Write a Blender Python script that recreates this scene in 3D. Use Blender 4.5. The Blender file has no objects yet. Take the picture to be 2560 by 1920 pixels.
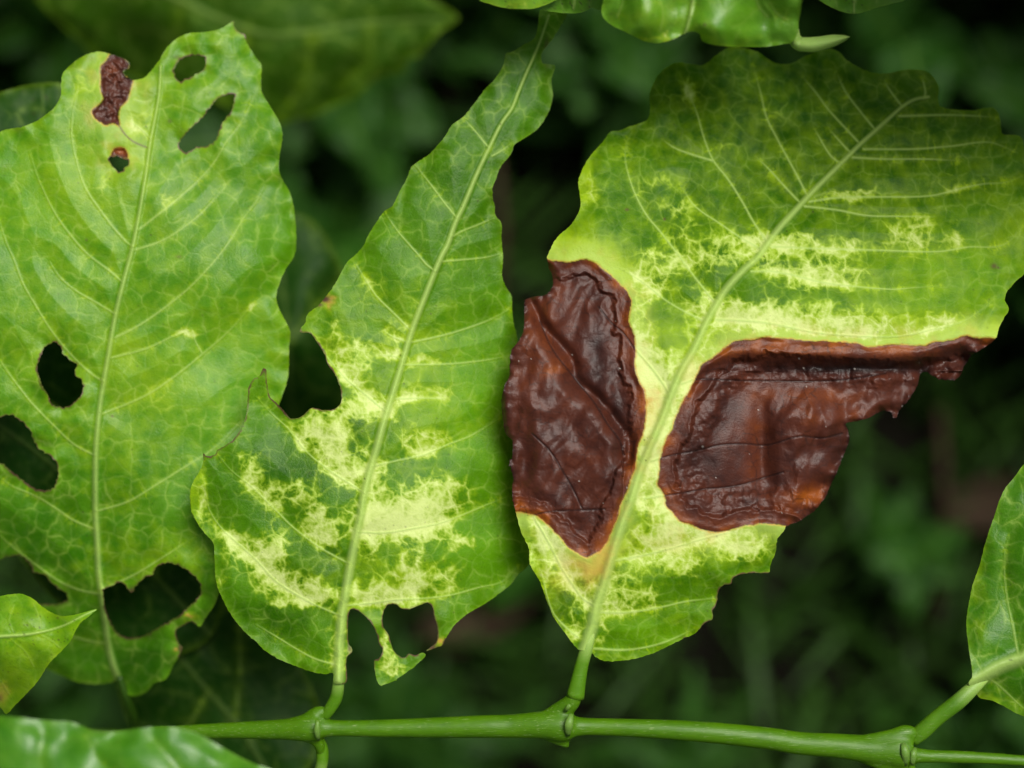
import bpy, math, random
import numpy as np
from mathutils import Vector, kdtree, Matrix
R = math.radians
sc = bpy.context.scene
C = sc.collection
random.seed(7)

# ------------------------------------------------------------------ camera, sky, sun, exposure
Z0 = 0.55            # height of the plane in focus above the ground (m)
H = 0.45             # camera height above that plane
S = 1e-4             # metres per photo pixel in that plane
cd = bpy.data.cameras.new('camera'); cam = bpy.data.objects.new('camera', cd); C.objects.link(cam)
cam.location = (0, 0, Z0 + H); cam.rotation_euler = (0, 0, 0)
cd.sensor_width = 36; cd.lens = 36 * H / 0.256; cd.clip_start = 0.01; cd.clip_end = 200
cd.dof.use_dof = True; cd.dof.focus_distance = H + 0.001; cd.dof.aperture_fstop = 4.6; cd.dof.aperture_blades = 0
sc.camera = cam

SUN_EL, SUN_AZ = 60.0, 58.0     # azimuth measured counter-clockwise from +X (light comes from the top of the picture)
w = bpy.data.worlds.new('World'); sc.world = w; w.use_nodes = True
nt = w.node_tree; nt.nodes.clear()
sky = nt.nodes.new('ShaderNodeTexSky'); sky.sky_type = 'NISHITA'; sky.sun_disc = False
sky.sun_elevation = R(SUN_EL); sky.sun_rotation = R(90 - SUN_AZ); sky.air_density = 1.0; sky.dust_density = 7.0; sky.ozone_density = 0.6
bg = nt.nodes.new('ShaderNodeBackground'); bg.inputs['Strength'].default_value = 0.06
wo = nt.nodes.new('ShaderNodeOutputWorld')
hs = nt.nodes.new('ShaderNodeHueSaturation'); hs.inputs['Saturation'].default_value = .35   # veiled, whitish sky
nt.links.new(sky.outputs[0], hs.inputs['Color']); nt.links.new(hs.outputs[0], bg.inputs[0]); nt.links.new(bg.outputs[0], wo.inputs[0])
sd = bpy.data.lights.new('sun', 'SUN'); sd.energy = 4.1; sd.angle = R(28); sd.color = (1, .97, .90)
so = bpy.data.objects.new('sun', sd); C.objects.link(so)
sdir = Vector((math.cos(R(SUN_EL)) * math.cos(R(SUN_AZ)), math.cos(R(SUN_EL)) * math.sin(R(SUN_AZ)), math.sin(R(SUN_EL))))
so.rotation_euler = sdir.to_track_quat('Z', 'Y').to_euler(); so.location = (0, 0, 3)
sc.view_settings.view_transform = 'Standard'; sc.view_settings.look = 'None'
sc.view_settings.exposure = 0.0; sc.view_settings.gamma = 1; sc.view_settings.use_curve_mapping = False
sc.cycles.max_bounces = 4; sc.cycles.transparent_max_bounces = 4; sc.cycles.diffuse_bounces = 3; sc.cycles.glossy_bounces = 2
sc.cycles.use_denoising = True

# ------------------------------------------------------------------ helpers
def PT(s):
    """'cr x,y x,y | cr ...' : coordinates read in 4x3 tiles of the photograph -> photo pixels"""
    out = []
    for blk in s.split('|'):
        tk = blk.split(); c, r = int(tk[0][0]), int(tk[0][1])
        for t in tk[1:]:
            a, b = t.split(','); out.append((c * 640 + float(a) / 2.592, r * 640 + float(b) / 2.592))
    return np.array(out)

def W(px, py, z):
    """photo pixel at a height z (m) relative to the focus plane -> world point"""
    f = (H - z) / H
    return np.stack([(px - 1280) * S * f, -(py - 960) * S * f, Z0 + z], -1)

def Wp(x, y, z): return Vector(W(np.float64(x), np.float64(y), np.float64(z)))

def catmull(p, closed=False, step=1.5, tension=0.5):
    p = np.asarray(p, float); n = len(p); out = []
    rng = range(n if closed else n - 1)
    for i in rng:
        if closed: p0, p1, p2, p3 = p[i - 1], p[i], p[(i + 1) % n], p[(i + 2) % n]
        else: p0, p1, p2, p3 = p[max(i - 1, 0)], p[i], p[i + 1], p[min(i + 2, n - 1)]
        d = np.linalg.norm((p2 - p1)[:2]); m = max(1, int(d / step))
        l0 = max(np.linalg.norm((p1 - p0)[:2]), 1e-6); l2 = max(np.linalg.norm((p3 - p2)[:2]), 1e-6)
        m1 = (p2 - p0) / (l0 + d + 1e-9) * d; m2 = (p3 - p1) / (l2 + d + 1e-9) * d
        t = (np.arange(m) / m)[:, None]; t2 = t * t; t3 = t2 * t
        out.append((2 * t3 - 3 * t2 + 1) * p1 + (t3 - 2 * t2 + t) * m1 + (-2 * t3 + 3 * t2) * p2 + (t3 - t2) * m2)
    out = np.concatenate(out)
    return out if closed else np.vstack([out, p[-1:]])

_rs = np.random.RandomState(11)
PERM = _rs.permutation(512); GA = _rs.rand(512) * 2 * np.pi; GX, GY = np.cos(GA), np.sin(GA)
def perlin(x, y):
    xi = np.floor(x).astype(int); yi = np.floor(y).astype(int); fx = x - xi; fy = y - yi
    u = fx * fx * fx * (fx * (fx * 6 - 15) + 10); v = fy * fy * fy * (fy * (fy * 6 - 15) + 10)
    def g(ix, iy, dx, dy):
        h = PERM[(PERM[ix & 511] + iy) & 511]; return GX[h] * dx + GY[h] * dy
    a = g(xi, yi, fx, fy); b = g(xi + 1, yi, fx - 1, fy); c = g(xi, yi + 1, fx, fy - 1); d = g(xi + 1, yi + 1, fx - 1, fy - 1)
    return ((a + u * (b - a)) * (1 - v) + (c + u * (d - c)) * v) * 1.5
def fbm(x, y, o=4, rough=0.5):
    s = 0; a = 1; t = 0
    for k in range(o):
        s = s + a * perlin(x * 2 ** k + 17.3 * k, y * 2 ** k - 9.1 * k); t += a; a *= rough
    return s / t
def ridged(x, y, o=4):
    s = 0; a = 1; t = 0
    for k in range(o):
        s = s + a * (1 - np.abs(perlin(x * 2 ** k + 31.7 * k, y * 2 ** k + 5.9 * k)) * 2); t += a; a *= .5
    return s / t
def vor_edge(x, y, seed=0):
    """approx distance to the nearest Voronoi edge (in cells)"""
    xi = np.floor(x).astype(int); yi = np.floor(y).astype(int)
    D = []; PX = []; PY = []
    for i in (-1, 0, 1):
        for j in (-1, 0, 1):
            h = PERM[(PERM[(xi + i + seed) & 511] + yi + j) & 511]; h2 = PERM[(h + 91) & 511]
            px = xi + i + .1 + .8 * h / 511; py = yi + j + .1 + .8 * h2 / 511
            D.append((px - x) ** 2 + (py - y) ** 2); PX.append(px); PY.append(py)
    D = np.array(D); PX = np.array(PX); PY = np.array(PY); o = np.argsort(D, 0)[:2]
    ar = np.arange(D.shape[1]); d1, d2 = D[o[0], ar], D[o[1], ar]
    L = np.hypot(PX[o[0], ar] - PX[o[1], ar], PY[o[0], ar] - PY[o[1], ar]) + 1e-6
    return (d2 - d1) / (2 * L)
def sstep(a, b, x):
    t = np.clip((x - a) / (b - a), 0, 1); return t * t * (3 - 2 * t)
def tps(ctrl):
    c = np.array(ctrl, float); n = len(c); P = c[:, :2] / 1000
    def U(r2): return r2 * np.log(r2 + 1e-12)
    K = U(((P[:, None] - P[None]) ** 2).sum(-1)); A = np.zeros((n + 3, n + 3))
    A[:n, :n] = K + np.eye(n) * 1e-4; A[:n, n] = 1; A[:n, n + 1:] = P; A[n, :n] = 1; A[n + 1:, :n] = P.T
    s = np.linalg.solve(A, np.concatenate([c[:, 2], [0, 0, 0]]))
    def f(x, y):
        q = np.stack([x, y], -1) / 1000; o = s[n] + q @ s[n + 1:]
        for i in range(n): o = o + s[i] * U(((q - P[i]) ** 2).sum(-1))
        return o
    return f
def even_odd(polys, xs, ys):
    """scanline fill -> mask[len(ys), len(xs)]"""
    m = np.zeros((len(ys), len(xs)), bool)
    for p in polys:
        a = p; b = np.roll(p, -1, 0)
        for r, y in enumerate(ys):
            k = (a[:, 1] <= y) != (b[:, 1] <= y)
            if not k.any(): continue
            xc = np.sort(a[k, 0] + (y - a[k, 1]) / (b[k, 1] - a[k, 1]) * (b[k, 0] - a[k, 0]))
            cnt = np.searchsorted(xc, xs); m[r] ^= (cnt % 2 == 1)
    return m
def inside_pts(poly, x, y):
    o = np.zeros(len(x), bool); a = poly[::2]; b = np.roll(a, -1, 0)
    for (x0, y0), (x1, y1) in zip(a, b):
        if (y0 == y1): continue
        k = (y0 <= y) != (y1 <= y); o ^= k & (x < x0 + (y - y0) / (y1 - y0) * (x1 - x0))
    return o
def kd_of(P):
    k = kdtree.KDTree(len(P))
    for i, p in enumerate(P): k.insert((p[0], p[1], 0), i)
    k.balance(); return k
def kd_query(k, x, y):
    n = len(x); idx = np.zeros(n, int); d = np.zeros(n); f = k.find
    for i, (a, b) in enumerate(zip(x.tolist(), y.tolist())):
        _, j, dd = f((a, b, 0)); idx[i] = j; d[i] = dd
    return idx, d

def link(o, parent=None):
    C.objects.link(o)
    if parent is not None: o.parent = parent
    return o
def empty(name, loc=(0, 0, 0), parent=None):
    o = bpy.data.objects.new(name, None); o.empty_display_size = .02; o.location = loc; return link(o, parent)
def tag(o, label=None, cat=None, group=None, kind=None):
    if label: o['label'] = label
    if cat: o['category'] = cat
    if group: o['group'] = group
    if kind: o['kind'] = kind
    return o

# ------------------------------------------------------------------ materials
class NT:
    def __init__(s, name):
        s.m = bpy.data.materials.new(name); s.m.use_nodes = True; s.t = s.m.node_tree; s.t.nodes.clear()
    def n(s, typ, **kw):
        nd = s.t.nodes.new(typ)
        for k, v in kw.items(): setattr(nd, k, v)
        return nd
    def l(s, a, b): s.t.links.new(a, b)
    def mix(s, f, a, b, mode='MIX'):
        m = s.n('ShaderNodeMix', data_type='RGBA', blend_type=mode); m.clamp_factor = True
        for sock, v in ((m.inputs[0], f), (m.inputs[6], a), (m.inputs[7], b)):
            if isinstance(v, (int, float)): sock.default_value = v
            elif isinstance(v, tuple): sock.default_value = (*v, 1)
            else: s.l(v, sock)
        return m.outputs[2]
    def math(s, op, a, b=0.0, clamp=False):
        m = s.n('ShaderNodeMath', operation=op, use_clamp=clamp)
        for sock, v in ((m.inputs[0], a), (m.inputs[1], b)):
            if isinstance(v, (int, float)): sock.default_value = v
            else: s.l(v, sock)
        return m.outputs[0]
    def noise(s, scale, detail=4, rough=.5, vec=None, dist=0):
        m = s.n('ShaderNodeTexNoise'); m.inputs['Scale'].default_value = scale; m.inputs['Detail'].default_value = detail
        m.inputs['Roughness'].default_value = rough; m.inputs['Distortion'].default_value = dist
        if vec is not None: s.l(vec, m.inputs['Vector'])
        return m.outputs['Fac']
    def ramp(s, f, stops):
        m = s.n('ShaderNodeValToRGB'); cr = m.color_ramp
        while len(cr.elements) < len(stops): cr.elements.new(.5)
        for e, (p, c) in zip(cr.elements, stops): e.position = p; e.color = (*c, 1)
        s.l(f, m.inputs[0]); return m.outputs[0]
    def rng(s, f, a, b, c=0.0, d=1.0):
        m = s.n('ShaderNodeMapRange'); s.l(f, m.inputs[0])
        for i, v in enumerate((a, b, c, d)): m.inputs[i + 1].default_value = v
        return m.outputs[0]

def leaf_material(name, dark=(.026, .130, .0008), light=(.108, .310, .003), transl=.22, rough=.38, spec=.30):
    k = NT(name); pos = k.n('ShaderNodeNewGeometry').outputs['Position']
    A = k.n('ShaderNodeAttribute', attribute_name='mask_a'); B = k.n('ShaderNodeAttribute', attribute_name='mask_b')
    sa = k.n('ShaderNodeSeparateColor'); k.l(A.outputs['Color'], sa.inputs[0]); sb = k.n('ShaderNodeSeparateColor'); k.l(B.outputs['Color'], sb.inputs[0])
    chl, ven, nec = sa.outputs; edg = A.outputs['Alpha']
    yel, hal, ton = sb.outputs; ntn = B.outputs['Alpha']
    Cc = k.n('ShaderNodeAttribute', attribute_name='mask_c'); s3 = k.n('ShaderNodeSeparateColor'); k.l(Cc.outputs['Color'], s3.inputs[0]); crack, dust, spk = s3.outputs
    n2 = k.noise(1800, 3, .7, pos)
    t = k.math('ADD', ton, k.math('MULTIPLY', k.math('SUBTRACT', n2, .5), .45), True)
    col = k.mix(t, dark, light)
    col = k.mix(yel, col, (.300, .47, .008))
    cream = k.mix(n2, (.60, .74, .20), (.72, .82, .35))
    col = k.mix(chl, col, cream)
    col = k.mix(ven, col, (.42, .60, .15))
    col = k.mix(hal, col, (.58, .33, .07))
    ncol = k.ramp(ntn, [(0, (.016, .007, .006)), (.3, (.046, .013, .009)), (.6, (.092, .022, .010)), (.82, (.150, .034, .007)), (1, (.26, .064, .005))])
    ncol = k.mix(k.math('MULTIPLY', crack, .7), ncol, (.024, .011, .009))
    ncol = k.mix(dust, ncol, (.55, .50, .45))
    col = k.mix(nec, col, ncol)
    col = k.mix(edg, col, (.105, .052, .034))
    col = k.mix(k.math('MULTIPLY', spk, .75), col, (.04, .035, .012))
    # bump
    hm = n2
    bp = k.n('ShaderNodeBump'); bp.inputs['Strength'].default_value = .35; bp.inputs['Distance'].default_value = .00035; k.l(hm, bp.inputs['Height'])
    pr = k.n('ShaderNodeBsdfPrincipled'); k.l(col, pr.inputs['Base Color']); k.l(bp.outputs[0], pr.inputs['Normal'])
    rr = k.math('ADD', k.math('MULTIPLY', ton, .12), rough - .05); rr = k.math('ADD', rr, k.math('MULTIPLY', nec, .08)); k.l(rr, pr.inputs['Roughness'])
    k.l(k.math('ADD', k.math('MULTIPLY', nec, .30), spec), pr.inputs['Specular IOR Level'])
    tr = k.n('ShaderNodeBsdfTranslucent'); k.l(k.mix(.35, col, (.30, .50, .02), 'MULTIPLY'), tr.inputs['Color']); k.l(bp.outputs[0], tr.inputs['Normal'])
    tcol = k.mix(nec, k.mix(1.0, col, (1.5, 1.35, .9), 'MULTIPLY'), k.mix(.5, col, (.3, .06, .01))); k.l(tcol, tr.inputs['Color'])
    mx = k.n('ShaderNodeMixShader'); mx.inputs[0].default_value = transl; k.l(pr.outputs[0], mx.inputs[1]); k.l(tr.outputs[0], mx.inputs[2])
    o = k.n('ShaderNodeOutputMaterial'); k.l(mx.outputs[0], o.inputs[0]); return k.m

def stem_material(name, c0, c1, hair=.5, blend=None):
    k = NT(name); tc = k.n('ShaderNodeNewGeometry').outputs['Position']
    mp = k.n('ShaderNodeMapping'); mp.inputs['Scale'].default_value = (.12, 1, 1); k.l(tc, mp.inputs[0])
    fib = k.noise(1400, 4, .7, mp.outputs[0]); n = k.noise(150, 4, .6, tc); f = k.noise(5200, 2, .5, tc)
    col = k.mix(k.math('ADD', k.math('MULTIPLY', n, .7), k.math('MULTIPLY', fib, .4), True), c0, c1)
    fl = k.math('MULTIPLY', k.math('GREATER_THAN', k.noise(3000, 3, .6, mp.outputs[0]), .64), hair)
    col = k.mix(fl, col, (.24, .33, .12))
    if blend:
        al = k.n('ShaderNodeAttribute', attribute_name='along').outputs['Fac']; col = k.mix(k.rng(al, blend[0], blend[1]), col, (.36, .52, .13))
    bp = k.n('ShaderNodeBump'); bp.inputs['Strength'].default_value = .35; bp.inputs['Distance'].default_value = .0003
    k.l(k.math('ADD', fib, k.math('MULTIPLY', f, .3)), bp.inputs['Height'])
    pr = k.n('ShaderNodeBsdfPrincipled'); k.l(col, pr.inputs['Base Color']); k.l(bp.outputs[0], pr.inputs['Normal']); pr.inputs['Roughness'].default_value = .42; pr.inputs['Specular IOR Level'].default_value = .28
    pr.inputs['Subsurface Weight'].default_value = .15; pr.inputs['Subsurface Radius'].default_value = (.4, 1, .1); pr.inputs['Subsurface Scale'].default_value = .0015
    o = k.n('ShaderNodeOutputMaterial'); k.l(pr.outputs[0], o.inputs[0]); return k.m

def simple_leaf_material(name, c0, c1, rough=.42, transl=.2, vein=(.10, .22, .03), scale=60):
    """uses the UV map: u along the leaf, v across (0.5 = midrib)"""
    k = NT(name); uv = k.n('ShaderNodeUVMap').outputs[0]; s = k.n('ShaderNodeSeparateXYZ'); k.l(uv, s.inputs[0])
    pos = k.n('ShaderNodeNewGeometry').outputs['Position']; oi = k.n('ShaderNodeObjectInfo').outputs['Random']
    n = k.noise(scale, 2, .6, pos); f = k.math('ADD', k.math('MULTIPLY', n, .8), k.math('MULTIPLY', oi, .5)); f = k.math('SUBTRACT', f, .15, True)
    col = k.mix(f, c0, c1)
    av = k.math('ABSOLUTE', k.math('SUBTRACT', s.outputs[1], .5))
    mr = k.rng(av, .012, .03, 1, 0)
    ph = k.math('SINE', k.math('MULTIPLY', k.math('SUBTRACT', s.outputs[0], k.math('MULTIPLY', av, .35)), 50)); lat = k.rng(ph, .90, 1.0, 0, .7)
    col = k.mix(k.math('MAXIMUM', mr, lat), col, vein)
    bp = k.n('ShaderNodeBump'); bp.inputs['Strength'].default_value = .5; bp.inputs['Distance'].default_value = .001; k.l(k.math('SUBTRACT', n, lat), bp.inputs['Height'])
    pr = k.n('ShaderNodeBsdfPrincipled'); k.l(col, pr.inputs['Base Color']); pr.inputs['Roughness'].default_value = rough; pr.inputs['Specular IOR Level'].default_value = .16; k.l(bp.outputs[0], pr.inputs['Normal'])
    tr = k.n('ShaderNodeBsdfTranslucent'); k.l(col, tr.inputs['Color'])
    mx = k.n('ShaderNodeMixShader'); mx.inputs[0].default_value = transl; k.l(pr.outputs[0], mx.inputs[1]); k.l(tr.outputs[0], mx.inputs[2])
    o = k.n('ShaderNodeOutputMaterial'); k.l(mx.outputs[0], o.inputs[0]); return k.m

def matte(name, c0, c1, scale=40, rough=.9, bump=.004):
    k = NT(name); pos = k.n('ShaderNodeNewGeometry').outputs['Position']; n = k.noise(scale, 8, .65, pos)
    pr = k.n('ShaderNodeBsdfPrincipled'); k.l(k.mix(n, c0, c1), pr.inputs['Base Color']); pr.inputs['Roughness'].default_value = rough; pr.inputs['Specular IOR Level'].default_value = .1
    bp = k.n('ShaderNodeBump'); bp.inputs['Strength'].default_value = .8; bp.inputs['Distance'].default_value = bump; k.l(n, bp.inputs['Height']); k.l(bp.outputs[0], pr.inputs['Normal'])
    o = k.n('ShaderNodeOutputMaterial'); k.l(pr.outputs[0], o.inputs[0]); return k.m

M_LEAF = leaf_material('leaf_tissue')
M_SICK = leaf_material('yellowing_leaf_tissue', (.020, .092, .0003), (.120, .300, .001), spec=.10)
M_MID = leaf_material('mottled_leaf_tissue', (.018, .090, .0004), (.110, .300, .002), spec=.17)
M_PETG = stem_material('green_petiole_skin', (.026, .10, .002), (.095, .225, .006), .3, (.55, 1.1))
M_TOP = leaf_material('young_leaf_tissue', (.040, .19, .003), (.17, .43, .006), .30, .42, .85)
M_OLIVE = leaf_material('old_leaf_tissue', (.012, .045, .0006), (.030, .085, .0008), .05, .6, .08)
M_STEM = stem_material('green_stem', (.018, .078, .0008), (.085, .205, .002), .4)
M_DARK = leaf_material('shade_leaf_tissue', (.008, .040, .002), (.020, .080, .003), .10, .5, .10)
M_PET = stem_material('petiole_skin', (.028, .11, .002), (.105, .245, .006), .3, (.40, .85))
M_UNDER = stem_material('pale_leaf_underside', (.22, .38, .07), (.32, .48, .12), .1)
M_STIP = stem_material('stipule_skin', (.06, .15, .01), (.15, .27, .05), .3)
M_SHSTEM = stem_material('shaded_stalk', (.008, .030, .001), (.025, .070, .002), .05)  # stem colours darkened: the stalk's shade is put into them
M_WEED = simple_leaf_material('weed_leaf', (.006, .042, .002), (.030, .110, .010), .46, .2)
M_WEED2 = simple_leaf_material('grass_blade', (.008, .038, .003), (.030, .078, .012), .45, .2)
M_BUSH = simple_leaf_material('shading_foliage', (.015, .06, .006), (.04, .12, .012), .38, .1)
M_DEAD = simple_leaf_material('dead_leaf', (.02, .012, .007), (.055, .034, .018), .7, .1, (.14, .09, .05))
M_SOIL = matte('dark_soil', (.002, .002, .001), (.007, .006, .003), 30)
M_BARK = matte('bark', (.06, .045, .03), (.13, .10, .07), 200, .85, .001)

# ------------------------------------------------------------------ leaf builder
def build_leaf(root, spec, mat, g=2.4, main='blade'):
    """root: the Empty or parent. Returns the main mesh object; veins and dead patches are its siblings/children."""
    off = spec.get('seed', 0) * 13.7
    out = catmull(spec['outline'], True); 
    jit = spec.get('jit', .8)
    def jitter(p, a):
        n = len(p); nx = perlin(p[:, 0] / 9 + off, p[:, 1] / 9) * a; ny = perlin(p[:, 0] / 9, p[:, 1] / 9 + 50 + off) * a
        return p + np.stack([nx, ny], -1)
    out = jitter(out, jit)
    holes = [jitter(catmull(h, True), 3.2) for h in spec.get('holes', [])]
    polys = [out] + holes
    mn = out.min(0) - 3 * g; mxx = out.max(0) + 3 * g
    if 'clip' in spec:
        x0, y0, x1, y1 = spec['clip']; mn = np.maximum(mn, (x0, y0)); mxx = np.minimum(mxx, (x1, y1))
    xs = np.arange(mn[0], mxx[0], g); ys = np.arange(mn[1], mxx[1], g)
    ins = even_odd(polys, xs, ys)
    ny, nx = ins.shape
    q = ins[:-1, :-1] | ins[1:, :-1] | ins[:-1, 1:] | ins[1:, 1:]
    use = np.zeros_like(ins); use[:-1, :-1] |= q; use[1:, :-1] |= q; use[:-1, 1:] |= q; use[1:, 1:] |= q
    vid = -np.ones(ins.shape, int); vid[use] = np.arange(use.sum())
    gy, gx = np.nonzero(use); X = xs[gx].copy(); Y = ys[gy].copy(); I = ins[use]
    bp = np.concatenate(polys); bcut = np.concatenate([np.zeros(len(out))] + [np.ones(len(h)) for h in holes])
    for cp in spec.get('cut', []):      # chewed parts of the outer margin
        bcut[:len(out)] = np.maximum(bcut[:len(out)], inside_pts(catmull(cp, True, 4), out[:, 0], out[:, 1]))
    kb = kd_of(bp); bi, bd = kd_query(kb, X, Y)
    X[~I] = bp[bi[~I], 0]; Y[~I] = bp[bi[~I], 1]; bd[~I] = 0
    cutf = bcut[bi]
    # veins
    mr = catmull(spec['midrib'], False, 1.5); mw = np.interp(np.linspace(0, 1, len(mr)), np.linspace(0, 1, len(spec['mw'])), spec['mw'])
    mi, md = kd_query(kd_of(mr), X, Y); mwid = mw[mi] / 2
    L = []; Lw = []; Li = []; Lt = []
    for j, lt in enumerate(spec['lat']):
        lp = catmull(lt, False, 1.5); L.append(lp); Lw.append(np.linspace(spec.get('lw0', 2.2), spec.get('lw1', 5.0), len(lp)) * .62); Li.append(np.full(len(lp), j)); Lt.append(np.linspace(0, 1, len(lp)))
    L = np.concatenate(L); Lw = np.concatenate(Lw); Li = np.concatenate(Li); Lt = np.concatenate(Lt)
    li, ld = kd_query(kd_of(L), X, Y); lwid = Lw[li] / 2; lid = Li[li]
    # dead patches
    ND = np.full(len(X), -99.0); NI = np.zeros(len(X), int)
    for j, p in enumerate(spec.get('nec', [])):
        pc = catmull(p, True, 2); wj = fbm(X / 22 + j * 9, Y / 22, 3) * 4
        nin = inside_pts(pc, X, Y); _, nd = kd_query(kd_of(pc), X, Y)
        s_ = np.where(nin, nd, -nd) + wj * (nd < 40); k = s_ > ND; ND[k] = s_[k]; NI[k] = j
    nec = sstep(-1.2, 1.6, ND)
    # relief (mm)
    Z = tps(spec['z'])(X, Y)
    dv = np.minimum(ld, md); live = 1 - sstep(-6, 14, ND)
    qa = spec.get('quilt', 1.3)
    edge = sstep(0, 45, bd)
    Z += live * qa * (1 - np.exp(-(dv / spec.get('qs', 34)) ** 1.3)) * (.35 + .65 * edge)
    Z += live * np.exp(-(md / (mwid * 1.0 + .6)) ** 2) * (mwid * .13 + .15) + live * np.exp(-(ld / (lwid + .8)) ** 2) * .16
    Z += live * fbm(X / 190 + off, Y / 190, 2, .35) * spec.get('wav', 1.6)
    Z += fbm(X / 75 + off + 4, Y / 75 + 9, 2) * np.exp(-bd / 38) * spec.get('ruf', 2.6)
    wx = X + fbm(X / 60, Y / 60 + off, 3) * 20; wy = Y + fbm(X / 60 + 77, Y / 60 + off, 3) * 20
    cs = spec.get('cell', 44)
    e1 = vor_edge(wx / cs, wy / cs, spec.get('seed', 0)) * cs; e2 = vor_edge(wx / (cs * .36) + 50, wy / (cs * .36), 3) * cs * .36
    Z -= live * (np.exp(-(e1 / 3.2) ** 2) * .035 + np.exp(-(e2 / 2.2) ** 2) * .012)
    if 'relief' in spec: Z += spec['relief'](X, Y, ND, NI, bd, ld)
    P = W(X, Y, Z / 1000)
    # pigment masks
    bx_, by_ = X, Y; X = X + fbm(bx_ / 60 + off, by_ / 60, 4, .6) * 36; Y = Y + fbm(bx_ / 60 + 60, by_ / 60 + off, 4, .6) * 40
    chl = np.zeros(len(X)); yel = np.zeros(len(X)); ton = np.full(len(X), spec.get('tone', .5)); hal = np.zeros(len(X))
    for (bx, by, rx, ry, st) in spec.get('blobs', []): chl += st * .76 * np.exp(-(((X - bx) / rx) ** 2 + ((Y - by) / (ry * 1.22)) ** 2))
    for (bx, by, rx, ry, st) in spec.get('yel', []): yel += st * np.exp(-(((X - bx) / rx) ** 2 + ((Y - by) / ry) ** 2))
    for (bx, by, rx, ry, st) in spec.get('tones', []): ton += st * np.exp(-(((X - bx) / rx) ** 2 + ((Y - by) / ry) ** 2))
    for (bx, by, rx, ry, st) in spec.get('halo', []): hal += st * np.exp(-(((X - bx) / rx) ** 2 + ((Y - by) / ry) ** 2))
    X, Y = bx_, by_
    vn = fbm(X / 60 + off, Y / 60 + 3, 3)
    sa_ = li * 1.5; side = np.where((np.roll(X, 0) * .31 + Y * .17) > 0, 0, 0)
    sa_ = sa_ + fbm(X / 14, Y / 14, 3) * 12
    br = sstep(.05, .5, perlin(sa_ / 8, lid * 3.3 + off)) * (.5 + .5 * sstep(-.3, .3, perlin(sa_ / 60, lid * 7.7 + off + 9)))
    br = br * np.exp(-(ld / (5 + 11 * sstep(-.2, .4, perlin(sa_ / 25, lid * 1.7 + off)))) ** 1.5) * (ld > 1)
    c0 = np.clip(chl, 0, 1.05) * .74
    act = sstep(.02, .30, c0)
    e3 = vor_edge(wx / 9 + 11, wy / 9 + 5, 7) * 9
    f = c0 + (.12 + act) * .26 * br + act * (.20 * np.exp(-ld / 11) + .24 * np.exp(-e1 / 4.0) + .15 * np.exp(-e2 / 2.6) + .10 * np.exp(-e3 / 1.6) - .11
        + .44 * fbm(X / 34 + off, Y / 34, 3, .6) + .17 * fbm(X / 9 + off, Y / 9 + 3, 3, .7)) + .10 * np.exp(-ld / 8) + .06 * np.exp(-e1 / 3)
    chlor = .50 * sstep(.24, .70, f) + .45 * sstep(.44, .95, f) + .05 * fbm(X / 20, Y / 20 + off, 3)
    yy = np.clip(yel + .85 * sstep(.10, .50, f) + .4 * fbm(X / 38 + 5, Y / 38 + off, 4) * (yel > .05) + .22 * np.exp(-bd / 7) * spec.get('rimy', .8), 0, 1)
    tv = spec.get('tert', .35)
    v = np.maximum.reduce([np.exp(-(md / (mwid + .3)) ** 4) * spec.get('mvis', .72), np.exp(-(ld / (lwid + .5)) ** 2) * spec.get('lvis', .8) * .85 * (.15 + .85 * sstep(0, .30, Lt[li])),
                           tv * np.exp(-(e1 / 2.3) ** 2) * (.35 + .65 * sstep(-.15, .35, vn)), tv * .38 * np.exp(-(e2 / 1.7) ** 2) * sstep(-.1, .4, vn)])
    v = v * (1 - nec); lf = np.exp(-ld / 10) * spec.get('lfuzz', .25) * (.6 + .8 * fbm(X / 16, Y / 16 + off, 3))
    yy = np.clip(yy + br * spec.get('lfuzz', .25) * 1.7 + lf * .6 + tv * .7 * np.exp(-e1 / 4) * sstep(-.2, .3, vn), 0, 1)
    chlor = chlor * (1 - .6 * np.exp(-(md / (mwid + .3)) ** 4))
    near = sstep(-75, -2, ND) * (1 - nec); hal = np.clip(hal + .22 * near * sstep(-.1, .4, fbm(X / 50 + 8, Y / 50, 3)) + .9 * np.exp(-(ND / 2.6) ** 2) * (ND < 0), 0, 1)
    yy = np.clip(yy + near * .5 * (spec.get('necy', 1)), 0, 1); chlor = np.clip(chlor + near * .25 * spec.get('necy', 1), 0, 1)
    ntn = .48 + spec.get('nrim', .50) * np.exp(-(np.maximum(ND, 0) / 30) ** 2) * (.4 + .6 * sstep(-.3, .3, fbm(X / 60 + 3, Y / 60, 2))) + .28 * fbm(X / 70 + off, Y / 70 + 31, 4) - .30 * np.exp(-bd / 5)
    if 'ntone' in spec:
        for (bx, by, rx, ry, st) in spec['ntone']: ntn += st * np.exp(-(((X - bx) / rx) ** 2 + ((Y - by) / ry) ** 2))
    ntn -= .25 * np.exp(-(ld / 2.0) ** 2) 
    eb = cutf * sstep(3.8, 1.4, bd + perlin(X / 12, Y / 12) * 1.8) * (.55 + .4 * sstep(-.3, .3, perlin(X / 30, Y / 30 + 7)))
    eb = np.maximum(eb, spec.get('rimbrown', .0) * sstep(3, 1, bd))
    for (bx, by, rx, ry, st) in spec.get('brown', []): eb = np.maximum(eb, np.clip(st * np.exp(-(((X - bx) / rx) ** 2 + ((Y - by) / ry) ** 2)), 0, 1))
    if 'crack' in spec: eb = np.maximum(eb, .85 * np.exp(-(kd_query(kd_of(catmull(spec['crack'], False, 1.5)), X, Y)[1] / 2.2) ** 2))
    ton = np.clip(ton + .25 * vn, 0, 1)
    ntn = ntn + .14 * fbm(X / 24 + 3, Y / 24 + off, 4, .6)
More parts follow.
